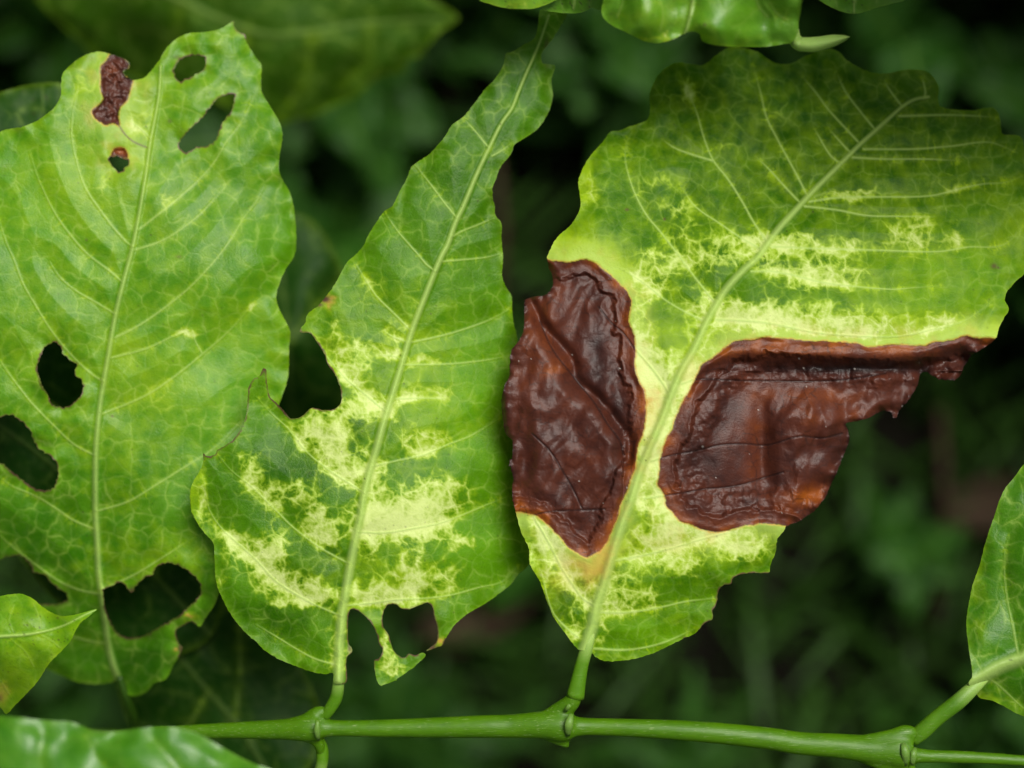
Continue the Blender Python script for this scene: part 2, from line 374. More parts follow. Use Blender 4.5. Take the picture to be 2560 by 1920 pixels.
    ec = vor_edge(wx / 30 + 4, wy / 30, 9); crk = nec * np.clip(1 - ec / .06, 0, 1) * sstep(-.1, .25, fbm(X / 60, Y / 60 + 40, 2)); crk = np.maximum(crk, nec * np.exp(-(ld / 1.6) ** 2) * .8)
    rs = np.random.RandomState(int(off) + 3); dust = np.zeros(len(X)); spk = np.zeros(len(X))
    nP = rs.rand(900, 2) * (mxx - mn) + mn; pi_, pd_ = kd_query(kd_of(nP), X, Y); rad = .8 + 1.3 * rs.rand(900)[pi_] ** 2; isd = (pi_ % 9 == 0)
    dot = np.clip(1.6 - pd_ / rad, 0, 1); dust = dot * nec * isd; spk = dot * (1 - nec) * np.where(md < 40, 1, .55) * (rs.rand(900)[pi_] < .5)
    Cm = np.stack([crk, dust, spk, np.ones(len(X))], -1)
    A = np.stack([np.clip(chlor, 0, 1), v, nec, np.clip(eb * (1 - nec * .5), 0, 1)], -1); B = np.stack([yy, hal, ton, np.clip(ntn, 0, 1)], -1)
    # quads
    qy, qx = np.nonzero(q)
    Q = np.stack([vid[qy, qx], vid[qy + 1, qx], vid[qy + 1, qx + 1], vid[qy, qx + 1]], -1)
    a, b, c, d = P[Q[:, 0]], P[Q[:, 1]], P[Q[:, 2]], P[Q[:, 3]]
    fn = np.cross(c - a, d - b); flip = fn[:, 2] < 0; fn[flip] *= -1
    area = np.abs((X[Q[:, 2]] - X[Q[:, 0]]) * (Y[Q[:, 3]] - Y[Q[:, 1]]) - (X[Q[:, 3]] - X[Q[:, 1]]) * (Y[Q[:, 2]] - Y[Q[:, 0]])); ok = area > g * g * .08
    Q = Q[ok]; fn = fn[ok]
    N = np.zeros_like(P)
    for j in range(4): 
        for ax in range(3): N[:, ax] += np.bincount(Q[:, j], fn[:, ax], len(P))
    N /= np.linalg.norm(N, axis=1)[:, None] + 1e-12
    # class of each cell
    cls = np.zeros(len(Q), int)
    mdc = md[Q].mean(1); ldc = ld[Q].mean(1); lidc = lid[Q[:, 0]]; NDc = ND[Q].mean(1); NIc = NI[Q[:, 0]]
    k = ldc < np.maximum(lwid[Q[:, 0]], g * .75); cls[k] = 100 + lidc[k]
    k = NDc > 0; cls[k] = 10 + NIc[k]
    k = mdc < np.maximum(mwid[Q[:, 0]], g * .8); cls[k] = 1
    # rim: edges used once get a skirt (the leaf's thickness)
    E = np.concatenate([np.stack([Q[:, j], Q[:, (j + 1) % 4]], -1) for j in range(4)]); ef = np.tile(np.arange(len(Q)), 4)
    key = np.minimum(E[:, 0], E[:, 1]) * (len(P) + 1) + np.maximum(E[:, 0], E[:, 1])
    u, ix, ct = np.unique(key, return_index=True, return_counts=True); be = E[ix[ct == 1]]; bf = ef[ix[ct == 1]]
    n0 = len(P); th = spec.get('thick', .00040)
    low = np.unique(be); mp = -np.ones(n0, int); mp[low] = n0 + np.arange(len(low))
    P2 = np.concatenate([P, P[low] - N[low] * th]); N2 = np.concatenate([N, N[low]]); A2 = np.concatenate([A, A[low]]); B2 = np.concatenate([B, B[low]]); C2 = np.concatenate([Cm, Cm[low]])
    Q2 = np.concatenate([Q, np.stack([be[:, 1], be[:, 0], mp[be[:, 0]], mp[be[:, 1]]], -1)]); cls2 = np.concatenate([cls, cls[bf]])
    first = None
    order = sorted(set(cls2.tolist()))
    for cid in order:
        F = Q2[cls2 == cid]
        if len(F) < 8: continue
        used = np.unique(F); rm = np.zeros(len(P2), int); rm[used] = np.arange(len(used)); F = rm[F]
        nm = main if cid == 0 else 'midrib' if cid == 1 else 'lateral_vein' if cid >= 100 else 'necrotic_patch'
        me = bpy.data.meshes.new(nm); me.vertices.add(len(used)); me.vertices.foreach_set('co', P2[used].astype(np.float32).ravel())
        me.loops.add(len(F) * 4); me.loops.foreach_set('vertex_index', F[:, ::1].astype(np.int32).ravel()); me.polygons.add(len(F))
        me.polygons.foreach_set('loop_start', (np.arange(len(F)) * 4).astype(np.int32)); me.polygons.foreach_set('use_smooth', np.ones(len(F), bool))
        for an, av in (('mask_a', A2), ('mask_b', B2), ('mask_c', C2)):
            at = me.attributes.new(an, 'FLOAT_COLOR', 'POINT'); at.data.foreach_set('color', av[used].astype(np.float32).ravel())
        me.materials.append(mat); me.update(); me.validate()
        if len(me.vertices) == len(used): me.normals_split_custom_set_from_vertices(N2[used].astype(np.float32))
        o = bpy.data.objects.new(nm, me)
        par = root if (cid == 0 or first is None) else (first if spec.get('nest') else root)
        link(o, par)
        if par is root: o.location = -Vector(root.location) if root.parent is None else (0, 0, 0)
        if cid == 0: first = o
        if cid >= 10 and cid < 100: o['label'] = spec.get('neclab', 'crumpled dark brown dead patch')
    return first

def tube(name, pts, rad, mat, parent, seg=20, oval=1.0, cap=True, noise=0.0):
    """pts: list of photo px, py, z(mm); rad in photo px"""
    p = np.array(pts, float); r = np.array(rad, float); c = catmull(np.column_stack([p, r]), False, 8)
    w_ = W(c[:, 0], c[:, 1], c[:, 2] / 1000); rr = c[:, 3] * S * (H - c[:, 2] / 1000) / H
    V = []; F = []; up = Vector((0, 0, 1))
    for i in range(len(w_)):
        t = Vector(w_[min(i + 1, len(w_) - 1)] - w_[max(i - 1, 0)]).normalized(); a = t.cross(up)
        if a.length < 1e-4: a = Vector((1, 0, 0))
        a.normalize(); b = a.cross(t)
        for j in range(seg):
            th = 2 * math.pi * j / seg; k = 1 + noise * math.sin(th * 3 + i * .05)
            V.append(Vector(w_[i]) + (a * math.cos(th) + b * math.sin(th) * oval) * rr[i] * k)
    for i in range(len(w_) - 1):
        for j in range(seg): F.append((i * seg + j, i * seg + (j + 1) % seg, (i + 1) * seg + (j + 1) % seg, (i + 1) * seg + j))
    if cap: F.append(tuple(range(seg))[::-1]); F.append(tuple((len(w_) - 1) * seg + j for j in range(seg)))
    me = bpy.data.meshes.new(name); me.from_pydata([tuple(v) for v in V], [], F)
    for f in me.polygons: f.use_smooth = True
    at = me.attributes.new('along', 'FLOAT', 'POINT'); at.data.foreach_set('value', np.repeat(np.linspace(0, 1, len(w_)), seg).astype(np.float32))
    me.materials.append(mat); o = bpy.data.objects.new(name, me)
    if parent is not None:
        link(o, parent); o.location = -Vector(parent.location) if parent.parent is None and parent.type == 'EMPTY' else (0, 0, 0)
    return o
# ------------------------------------------------------------------ traced shapes
def T(c, r, x, y, rx, ry, s): return (c * 640 + x / 2.592, r * 640 + y / 2.592, rx / 2.592, ry / 2.592, s)
def px(*a): return np.array(a, float)

# --- right leaf with the two dead patches
R_out = np.concatenate([PT("""22 430,890 400,860 340,780 270,680 220,560 180,450 120,340 110,240 60,130 30,20|21 20,1640 10,1570 0,1500 8,1440
 -2,1400 -10,1310|11 1640,1370 1660,1300 1659,1190 1620,1160 1600,1060 1590,950 1600,880 1640,780 1645,700 1655,610|21 10,590 50,540 75,480 80,400 85,320
 85,285 130,265 200,255 250,230 265,180 260,120 240,80 230,25|20 230,1659 260,1590 300,1530 370,1470 420,1400 445,1330 440,1260 430,1180
 460,1090 500,1020 560,950 610,890 635,855 700,845 760,820 840,795 880,770 895,700 890,620 920,530 960,470 1010,430 1080,405
 1160,415 1240,420 1320,360 1400,310 1480,305 1600,340|30 0,385 60,410 150,410 230,370 320,330 400,315 450,330 500,380 560,420 640,460 720,475 800,470
 860,455 940,450 1030,465 1080,510 1105,560 1100,640 1120,690 1220,710 1330,715 1400,700 1460,700 1500,750 1510,850 1530,872
 1630,880 1655,930 1665,1050"""),
 px((2575, 440), (2592, 520), (2600, 610), (2585, 668)),
 PT("""31 1659,120 1590,180 1550,230 1535,285 1560,350 1530,400 1500,460 1475,535 1450,560 1390,600 1300,660 1270,710 1250,770 1210,800
 1130,795 1070,780 1030,752 990,760 970,830 940,890 890,960 850,1000 835,1045 815,1045 805,1015 740,1005 650,1050 580,1070 505,1085
 520,1130 525,1200 490,1290 455,1380 410,1480 350,1590 300,1655|32 260,20 200,60 120,90 110,112 60,180 50,260 20,330 10,385|22
 1659,395 1550,395 1480,405 1430,430 1420,465 1370,475 1335,520 1325,590 1300,640 1300,690 1250,720 1180,790 1120,815 1050,850
 950,900 820,945 700,965 600,965 540,938 510,910""")])
R_mid = PT("22 470,905 500,800 520,740 550,600 590,480 630,340 680,180 730,30|21 770,1590 830,1400 900,1220 970,1060 1030,900 1100,740 1170,620 1250,450 1320,320 1390,210 1500,90 1590,10|20 1640,1600|30 70,1480 170,1370 270,1260 410,1120 520,1010 600,930 700,840 790,760 870,690 950,645 1040,628")
R_lat = [PT(s) for s in [
 "21 600,1640|22 150,20 200,130 260,240 320,360 400,480 460,560 530,605",
 "21 180,420 260,600 380,760 540,960 620,1090 700,1200 720,1290", "21 130,1150 250,1270 330,1400 400,1520 460,1650",
 "21 560,330 640,430 720,500 795,600 900,720 980,830 1010,880",
 "21 700,80 820,150 900,210 1000,290 1100,350 1230,415",
 "20 780,850 740,940 735,1040 760,1150 800,1260 870,1390 960,1500 1080,1655|21 1170,120 1240,210 1315,300",
 "20 1090,1190 1180,1330 1350,1450 1500,1550 1610,1610", "20 970,900 1060,960 1170,1000 1300,1040",
 "20 1080,470 1140,590 1200,740 1240,880 1300,1030 1400,1160 1500,1320 1560,1430 1652,1565",
 "20 1560,420 1610,600 1650,760|30 60,900 130,1030 190,1140 250,1260", "30 -80,1010 20,1110 110,1210 210,1315",
 "30 200,470 310,600 400,720 520,850 590,925", "30 300,830 400,1000 470,1060", "30 400,840 470,920 530,985",
 "30 440,460 500,590 580,700 690,835", "30 750,520 800,600 865,685", "30 1000,500 1020,600 1010,640",
 "30 1480,760 1200,745 850,752", "30 1620,990 1530,950 1420,920 1200,945 950,965 620,965", "30 1250,1040 1000,1030 760,1030 550,1020",
 "30 1640,1140 1540,1180 1400,1190 1250,1220 1050,1268 700,1275 450,1280 270,1305", "30 1080,1400 820,1400 640,1395 450,1360 235,1335",
 "30 1659,1470 1520,1590 1300,1600 1100,1630 700,1620 350,1610 25,1598",
 "31 1120,195 950,205 800,215 550,195 350,170 170,125 0,97|21 1550,100", "31 1470,270 1380,350 1250,430 1050,480 850,520 600,520 300,495 130,460 0,435|21 1500,420 1320,412",
 "31 760,760 520,800 300,812 0,810|21 1400,805 1190,800 1100,830", "31 480,1150 350,1180 200,1170 0,1225|21 1500,1218 1350,1225 1200,1260 1020,1295 900,1330",
 "31 100,1400 0,1430|21 1450,1490 1250,1510 1080,1540 860,1570", "22 1400,130 1250,170 1050,230 850,280 675,315",
 "22 1320,560 1130,580 950,620 750,650 575,650", "22 1180,760 1000,840 850,880 700,895 530,885", "22 190,400 260,640 340,740 430,810"]]
nec1 = np.concatenate([PT("""21 180,10 230,22 350,40 480,22 540,45 620,110 700,180 750,240 770,290 760,380 755,430 785,490 800,600 795,720 830,820 862,900 865,1010 850,1140
 820,1230 800,1370 770,1440 740,1530 690,1640|22 690,20 660,90 620,180 570,250 490,290 430,270 370,230 320,170 250,100 170,30 110,10 30,0"""),
 px((1230, 1290), (1190, 1000), (1240, 800), (1300, 700))])
nec2 = np.concatenate([PT("""21 1659,523 1560,545 1450,550 1390,590 1310,650 1230,710 1190,790 1130,900 1080,1000 1040,1110 1000,1190 965,1290 955,1400
 945,1480 990,1550 995,1610 1035,1655|22 1080,50 1170,90 1250,120 1350,132 1440,110 1530,85 1659,75|32 50,80 115,92 200,180"""), px((2200, 1250), (2400, 1000), (2560, 860)),
 PT("31 1490,535 1400,535 1340,530 1280,517 1200,545 1070,560 1000,580 800,575 660,590 560,565 400,555 200,545")])
ridge1 = kd_of(catmull(PT("21 90,300 180,480 350,680 390,820 540,960 640,1080 720,1200 720,1300"), False, 3))
R1 = catmull(PT("21 90,300 180,480 350,680 390,820 540,960 640,1080 720,1200 720,1300"), False, 3)
val2 = kd_of(catmull(PT("21 1180,830 1300,760 1500,700|31 0,720 300,720 700,735 1000,720 1250,650"), False, 3))
def relief_R(X, Y, ND, NI, bd, ld):
    k = ND > -12; z = np.zeros(len(X)); x, y, nd, ni, b, l = X[k], Y[k], ND[k], NI[k], bd[k], ld[k]
    i, d1 = kd_query(ridge1, x, y); Rn = R1[i]; Tn = R1[np.minimum(i + 1, len(R1) - 1)] - R1[np.maximum(i - 1, 0)]
    s1 = np.sign((x - Rn[:, 0]) * -Tn[:, 1] + (y - Rn[:, 1]) * Tn[:, 0]) * d1      # + = left/below of the fold
    _, d2 = kd_query(val2, x, y)
    nd = nd + fbm(x / 34 + 6, y / 34, 3) * 17 * sstep(6, 26, nd)
    w1 = ni == 0; w2 = ~w1; o = np.zeros(len(x))
    a1 = -.9 * sstep(30, 44, nd) + 2.4 * sstep(-6, 42, s1) * np.exp(-np.maximum(s1, 0) / 120) - 1.7 * np.exp(-((s1 + 14) / 15) ** 2)
    a1 += 1.1 * np.exp(-(((x - 1325) / 45) ** 2 + ((y - 990) / 50) ** 2)) + .9 * np.exp(-(((x - 1370) / 50) ** 2 + ((y - 1150) / 70) ** 2)) + 1.0 * np.exp(-(((x - 1350) / 55) ** 2 + ((y - 800) / 50) ** 2))
    a1 -= 1.5 * np.exp(-(((x - 1312) / 22) ** 2 + ((y - 1180) / 60) ** 2))
    a2 = -1.3 * sstep(34, 50, nd) - 2.2 * sstep(50, 110, nd) - 1.9 * np.exp(-(d2 / 20) ** 2) * (.6 + .6 * sstep(1900, 2050, x)) + .8 * np.exp(-((d2 - 38) / 20) ** 2) * (y < 930)
    a2 += 3.0 * np.exp(-(((x - 2030) / 80) ** 2 + ((y - 1050) / 55) ** 2)) + 1.6 * np.exp(-(((x - 1985) / 60) ** 2 + ((y - 1160) / 60) ** 2)) - 2.0 * np.exp(-(((x - 1905) / 26) ** 2 + ((y - 1130) / 110) ** 2))
    a2 += 1.5 * np.exp(-(((x - 1780) / 70) ** 2 + ((y - 1130) / 120) ** 2)) - .9 * np.exp(-(((x - 2110) / 20) ** 2 + ((y - 1120) / 60) ** 2))
    o = np.where(w1, a1 * 1.45, a2 * 1.4)
    conc = np.sin(nd / 5.2 + 2 * fbm(x / 60, y / 60, 2)) * .13 * np.exp(-np.maximum(nd - 10, 0) / 45)
    wx = x + fbm(x / 55, y / 55, 2) * 30; wy = y + fbm(x / 55 + 9, y / 55, 2) * 30
    amp = np.where(w1, 1.0, .30 + .9 * sstep(1860, 1990, x))
    ux = x + y * .35; uy = y - x * .25
    cr = fbm(ux / 70, uy / 105, 2, .5) * 1.8 * amp * sstep(30, 70, nd) + fbm(ux / 27 + 7, uy / 34, 1) * .17 * amp + (1 - np.abs(fbm(ux / 38 + 3, uy / 60, 1)) * 2) * .30 * amp * sstep(30, 60, nd) * sstep(0, .25, fbm(x / 90, y / 90 + 8, 2) + .05)
    e1 = vor_edge(wx / 24, wy / 24, 5); cr += -.035 * np.exp(-(e1 / .10) ** 2) * (.3 + amp)
    o = o * sstep(0, 14, nd) + conc * (nd > 0) + cr * sstep(-2, 10, nd) - .28 * np.exp(-(l / 2.2) ** 2) * (nd > 4)
    o += np.exp(-b / 16) * (fbm(x / 44 + 3, y / 44, 2) * 3.0 - 1.0) * sstep(0, 20, nd)
    z[k] = o; return z
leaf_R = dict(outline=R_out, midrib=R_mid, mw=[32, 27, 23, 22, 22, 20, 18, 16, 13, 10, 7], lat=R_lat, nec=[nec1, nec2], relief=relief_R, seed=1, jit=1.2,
 z=[(1450, 1620, 1), (1500, 1450, 2), (1620, 1000, 3), (1790, 740, -1), (2020, 520, -8), (2300, 255, -20), (1660, 190, -22), (1920, 140, -26), (1450, 600, -6), (1560, 360, -15),
    (1290, 900, 1), (1270, 1150, 2), (1340, 1400, 1), (1420, 1200, 3), (1470, 900, 1), (1800, 1250, 2), (1900, 1420, -2), (1700, 1640, -3), (2050, 1150, 2), (2200, 980, 0), (2000, 750, 1), (2480, 830, -5), (2500, 600, -9), (2540, 420, -16), (2200, 600, -5)],
 quilt=1.5, qs=55, wav=1.3, ruf=2.2, cell=40, tone=.40, tert=.17, lvis=.85, lfuzz=.42, lw0=3.2, lw1=7.5,
 cut=[PT("22 1659,360 1659,420 1500,480 1340,720 1200,760 1260,560 1400,400")],
 blobs=[T(2,1,840,600,110,260,.85), T(2,1,1080,800,260,330,.85), T(2,1,900,1200,120,400,.8), T(2,1,1450,330,230,110,.75), T(3,1,330,110,330,80,.8), T(3,1,150,400,420,70,.9), T(3,1,600,460,350,60,.75), T(3,1,1100,420,150,50,.6),
   T(2,1,900,150,180,160,.5), T(2,1,1200,30,300,60,.35), T(2,0,1500,1620,260,80,.55), T(3,0,100,1570,160,40,.7), T(3,0,450,1590,200,50,.5), T(3,0,930,1520,180,90,.65), T(3,0,1230,1540,80,80,.5), T(3,0,550,1260,200,30,.5), T(3,0,1180,1200,100,60,.4),
   T(2,0,1140,600,120,90,.42), T(2,0,950,1190,140,50,.4), T(2,0,1050,1350,140,60,.4), T(2,0,500,1250,90,120,.4), T(2,0,1150,1500,200,80,.35), T(2,0,1370,940,120,60,.3), T(3,0,50,720,120,80,.22),
   T(2,2,1080,120,320,110,.95), T(2,2,900,300,300,90,.35), T(2,2,1480,220,190,80,.95), T(2,2,1130,340,120,60,.7), T(2,2,700,560,130,130,.7), T(2,2,900,560,60,60,.5), T(2,2,200,150,120,170,.8), T(2,2,330,330,90,160,.75), T(2,2,480,480,110,120,.5), T(2,2,560,700,60,150,.45), T(2,2,420,760,60,100,.45),
   T(2,1,1000,1500,60,200,.7), T(2,1,820,1560,60,200,.6)] +
   [T(2,1,950,400,150,110,-.75), T(2,1,1020,560,100,70,-.7), T(2,1,1500,230,90,90,-.6), T(2,2,830,60,110,60,-.75), T(2,2,1250,270,120,100,-.25)],
 yel=[T(2,0,1250,800,900,700,.14), T(3,0,700,1250,900,500,.14), T(2,0,400,1600,200,140,.9), T(2,1,600,60,250,120,.8), T(2,1,1000,700,300,350,.5), T(3,1,600,480,1000,120,.6), T(3,1,900,200,500,300,.22), T(2,2,900,200,700,200,.4), T(2,0,480,1180,80,200,.5), T(2,2,200,500,120,400,.25), T(3,1,1430,500,90,60,.5), T(3,0,1590,1500,150,250,.35), T(2,2,1150,700,500,60,.1), T(2,2,550,950,200,30,.3)],
 tones=[T(3,0,500,900,1000,650,-.28), T(2,0,1300,850,600,700,-.15), T(2,2,300,700,250,300,-.15), T(2,2,900,780,400,120,.35), T(3,1,1200,100,500,300,.4), T(2,2,300,600,200,200,-.1)],  # upper end deep green; some of its shade is put into the tone
 halo=[T(2,2,520,350,110,100,.62), T(2,1,900,930,60,70,.55), T(2,2,600,250,50,120,.3), T(2,2,330,400,90,130,.22), T(2,1,880,1200,50,200,.2), T(2,2,1000,200,250,60,.15)],
 ntone=[T(3,1,60,1250,500,330,-.05), T(2,1,1250,1200,180,350,-.12), T(2,1,130,430,180,300,.25), T(2,1,280,740,130,60,.35), T(2,1,560,620,60,200,-.35), T(2,1,680,1050,60,260,-.28), T(2,1,450,100,140,100,-.15), T(2,1,1570,1100,90,350,.25), T(3,1,300,890,420,60,.3), T(3,1,500,730,600,30,-.5), T(3,1,250,1560,160,90,.6), T(3,1,50,620,700,40,.2), T(3,1,400,1040,300,80,.25), T(2,1,40,1600,60,120,.3)],
 brown=[T(3,1,1465,65,20,18,.8), T(3,1,1490,75,10,8,.8), T(2,0,745,1358,14,9,.8), T(2,0,988,1420,9,9,.9), T(2,2,1120,815,14,8,.9)], nest=True, neclab='crumpled dark brown dead patch')

# --- middle leaf
M_out = np.concatenate([PT("""20 190,60 170,150 150,240 80,290 0,335|10 1620,350 1600,430 1540,520 1490,570 1430,650 1340,760 1270,810 1220,890 1120,1000 1030,1060 1000,1100 970,1170
 930,1240 890,1330 830,1370 780,1440 730,1520 690,1600 640,1655|11 590,40 530,150 480,230 440,280 400,325 340,370 325,400 322,430 295,460 285,492 350,500 395,555 440,620 465,700
 510,760 540,830 555,900 545,960 500,995 430,1000 365,985 310,1030 270,1050 220,1050 170,1000 130,955 90,910 75,840 68,780 62,735 45,728 30,765 0,790|01 1650,790
 1615,850 1605,950 1590,1060 1560,1130 1500,1200 1410,1260 1390,1290 1340,1300 1318,1285 1318,1330 1290,1400 1245,1480 1235,1560 1245,1655|02 1250,10 1290,90 1320,130 1380,200 1390,300 1400,450
 1440,560 1500,670 1580,770 1659,840|12 60,900 150,950 260,1000 380,1040 450,1050 497,1045 505,1110 540,1112 575,1112 590,1080 585,1000 590,940 620,910 620,880 600,850 595,760 605,640 640,630
 690,660 745,715 780,780 800,860 820,885 810,930 790,955 765,965 775,1050 790,1110 810,1122 870,1105 960,1050 1050,980 1100,930 1080,912 1030,930 990,918 960,945 910,920 880,870
 860,800 825,745 818,700 830,640 860,600 910,600 945,625 1000,625 1060,605 1110,588 1140,610 1155,670 1175,740 1178,800 1165,850 1105,900 1130,892 1175,875 1205,865 1230,820 1280,740 1370,660
 1440,620 1520,570 1600,510 1659,460|22 40,405 113,335 110,260 108,215"""), px((1322, 1365), (1326, 1300), (1312, 1200), (1305, 1100), (1305, 950), (1300, 880)),
 PT("""21 30,600 35,540 5,400 0,270|11 1655,255 1620,200 1595,130 1600,0|10 1590,1550 1590,1450 1550,1390 1545,1340 1530,1230 1560,1150 1580,1090 1640,1010 1659,970|20 10,940 90,890 170,830 240,720
 265,620 255,520 275,425 200,410 190,360 210,320 270,240 320,160 350,90""")])
M_mid = PT("20 240,100 170,300 90,480 40,600 0,700|10 1590,800 1510,960 1430,1130 1350,1320 1290,1450 1240,1590 1205,1655|11 1160,100 1100,250 1030,430 980,580 930,750 880,910 830,1070 780,1250 730,1420 690,1600|12 680,20 650,150 615,330 585,500 560,640 545,800 538,950 535,1095")
M_lat = [PT(s) for s in ["10 1350,770 1430,860 1510,960", "10 1030,1070 1120,1180 1210,1300 1300,1410", "10 835,1380 920,1500 1050,1650|11 1110,60 1165,100",
 "11 630,30 700,140 780,260 870,350 1000,480", "11 330,440 400,560 480,680 600,810 700,890 850,1015", "11 0,910 100,1020 200,1110 330,1270 450,1370 600,1470 710,1540",
 "01 1410,1290 1500,1390 1600,1470|11 0,1520 100,1620|12 140,0 230,90 370,200 480,270 605,335", "01 1320,1430 1335,1540 1360,1650|02 1440,110 1550,210 1659,310|12 120,440 220,510 360,590 555,675",
 "12 0,730 120,800 250,880 380,950 520,990", "11 830,490 880,520 970,555", "11 800,640 900,650 950,680",
 "20 -10,930 |10 1600,970 1530,1010".replace(' |', '|'), "10 1540,1415 1430,1460 1330,1500 1270,1535", "11 1580,-10 1480,10 1330,25 1205,35", "11 1640,350 1500,420 1300,490 1150,530 1000,560",
 "11 1640,650 1450,680 1250,700 945,705", "11 1250,925 1100,920 900,925", "11 1580,1050 1400,1160 1250,1220 1080,1290 900,1330 760,1362", "11 1659,1550 1500,1610|12 1360,10 1200,70 1000,110 830,135 665,130",
 "22 40,350|12 1600,450 1440,490 1300,530 1150,555 900,570 750,590 590,605"]]
leaf_M = dict(outline=M_out, midrib=M_mid, mw=[4, 7, 9, 12, 14, 15, 18, 20, 21, 23, 26], lat=M_lat, seed=2, jit=1.0,
 nec=[], z=[(1350, 60, -17), (1250, 350, -12), (1080, 640, -7), (900, 380, -14), (770, 780, -7), (950, 1000, -4), (860, 1350, -2), (845, 1700, -2), (680, 930, -3), (660, 1030, -5), (510, 1140, -1), (490, 1300, -5), (560, 1480, -6), (700, 1640, -7), (960, 1690, -6), (1100, 1620, -7), (1290, 1430, -15), (1270, 1100, -14), (1240, 700, -14), (1100, 1250, -4), (1370, 180, -18), (760, 1200, -2)],
 quilt=1.6, qs=60, wav=1.2, ruf=1.8, cell=42, tone=.5, tert=.2, lvis=.85, lfuzz=.30, lw0=2.2, lw1=6.0,
 cut=[PT("11 250,480 420,480 620,850 600,1000 300,1100 100,1000 20,750 60,700 200,900 400,900 350,560"), PT("12 570,560 1200,560 1230,830 1150,960 1100,890 1000,960 840,960 750,1100 830,1160 700,1160 560,1130"), PT("01 1659,760 1659,850 1500,1250 1340,1330 1290,1270 1500,1150 1560,1050 1590,820")],
 blobs=[T(1,2,870,30,280,110,1.1), T(1,1,1150,1560,220,110,.95), T(1,2,1000,100,250,60,.7), T(1,1,720,960,120,70,1.1), T(1,1,850,1000,60,40,.9), T(1,1,400,1130,150,90,.95), T(1,1,530,1260,120,130,.85), T(1,1,980,900,90,60,.8), T(1,1,1090,1200,150,80,.75), T(1,1,600,640,160,90,.6), T(1,1,640,770,90,60,.7), T(1,1,550,990,60,50,.8),
  T(1,1,860,630,110,40,.55), T(1,1,1080,690,120,40,.5), T(1,1,900,500,100,60,.5), T(1,1,500,470,90,60,.45), T(1,1,1200,880,120,60,.4), T(1,1,620,1420,150,70,.75), T(1,1,740,1400,60,200,.6), T(1,2,120,250,110,120,.75), T(1,2,60,420,120,120,.55), T(1,2,300,480,140,80,.9), T(1,2,380,60,90,110,.9), T(1,2,480,180,90,60,.7), T(1,2,420,560,110,50,.7), T(1,2,1010,400,70,150,.8), T(1,2,740,530,180,60,.75),
  T(1,2,900,480,200,120,.45), T(1,2,1230,430,130,120,.5), T(1,2,1320,200,100,40,.7), T(1,2,740,210,70,90,.7), T(1,2,550,900,80,200,.5), T(1,2,860,880,50,130,.8), T(1,2,880,1010,90,50,.45), T(1,1,100,1560,100,90,.5), T(1,1,280,1520,120,60,.55), T(1,1,0,1380,100,100,.5), T(0,1,1290,1560,50,130,.42), T(0,2,1300,60,90,60,.4), T(0,2,1450,150,110,50,.48), T(0,2,1560,260,130,80,.7), T(0,2,1450,440,60,60,.4), T(1,2,140,570,60,60,.5), T(0,1,1600,1400,60,120,.35), T(1,1,1040,330,60,120,.3), T(1,1,760,220,200,120,.28)],
 yel=[T(1,1,700,700,500,450,.25), T(1,1,1100,700,200,400,.18), T(1,2,800,450,400,250,.25), T(0,1,1260,1500,50,200,.5), T(1,1,440,300,60,60,.7), T(1,2,1190,860,40,40,.9), T(1,1,1100,1100,300,250,.2)],
 tones=[T(1,0,1400,1000,400,500,-.2), T(1,1,200,1400,350,250,-.35), T(1,1,620,1150,200,200,-.3), T(1,2,450,330,250,200,-.35), T(1,2,150,700,250,120,-.4), T(1,1,1400,900,300,500,.35), T(1,2,1450,250,250,200,.35), T(1,0,1600,400,200,300,-.3)],
 halo=[T(1,2,1190,850,25,25,.9), T(1,1,480,285,30,25,.7)], brown=[T(1,1,445,280,38,22,1.2), T(1,1,410,315,30,16,.9), T(1,2,1140,880,40,22,1), T(1,1,55,730,18,28,1.1), T(0,1,1330,1285,14,12,1.1), T(2,0,225,330,14,90,.6), T(1,2,608,890,16,30,.8), T(1,1,290,490,14,12,.9), T(0,1,1595,0,1,1,0)], nest=True)

# --- left leaf
L_out = np.concatenate([PT("""00 1515,135 1518,175 1555,210 1590,222 1595,270 1625,320 1655,370|10 35,420 30,500 35,590 80,670 135,760 165,830 165,930 150,1020 145,1100 175,1170 220,1250 240,1330 255,1430 262,1560 250,1650|11
 190,90 155,170 130,270 150,340 190,420 222,490 215,580 210,760 190,850 150,945"""), px((665, 1100), (620, 1230), (570, 1390)), PT("""02 1410,540 1385,610 1330,690 1295,742 1240,710 1190,735 1145,760 1140,800 1155,860 1180,880 1165,920 1120,1000
 1070,1085 1000,1110 950,1165 880,1192 820,1180 790,1140 785,1100 750,1090 715,1105 620,1115 500,1100 400,1060 310,1020 200,960 60,900"""), px((-60, 1600), (-90, 1400), (-110, 1200), (-120, 900), (-100, 700), (-70, 500), (-28, 385)), PT("""00 0,858
 40,840 150,820 260,770 350,700 395,620 398,540 410,470 490,400 570,350 640,335 720,352 800,380 838,410 835,440 800,465 810,490 855,518 930,505 960,480 1010,420 1045,370 1090,300 1160,240 1230,215 1350,205 1440,180""")])
L_mid = PT("00 1040,430 1035,560 1025,650 1000,790 975,920 950,1100 920,1280 890,1450 850,1640|01 810,130 760,330 730,480 700,660 675,800 650,960 630,1150 620,1300 618,1600|02 620,20 630,200 640,400 660,560 680,700 700,850 730,980 768,1085")
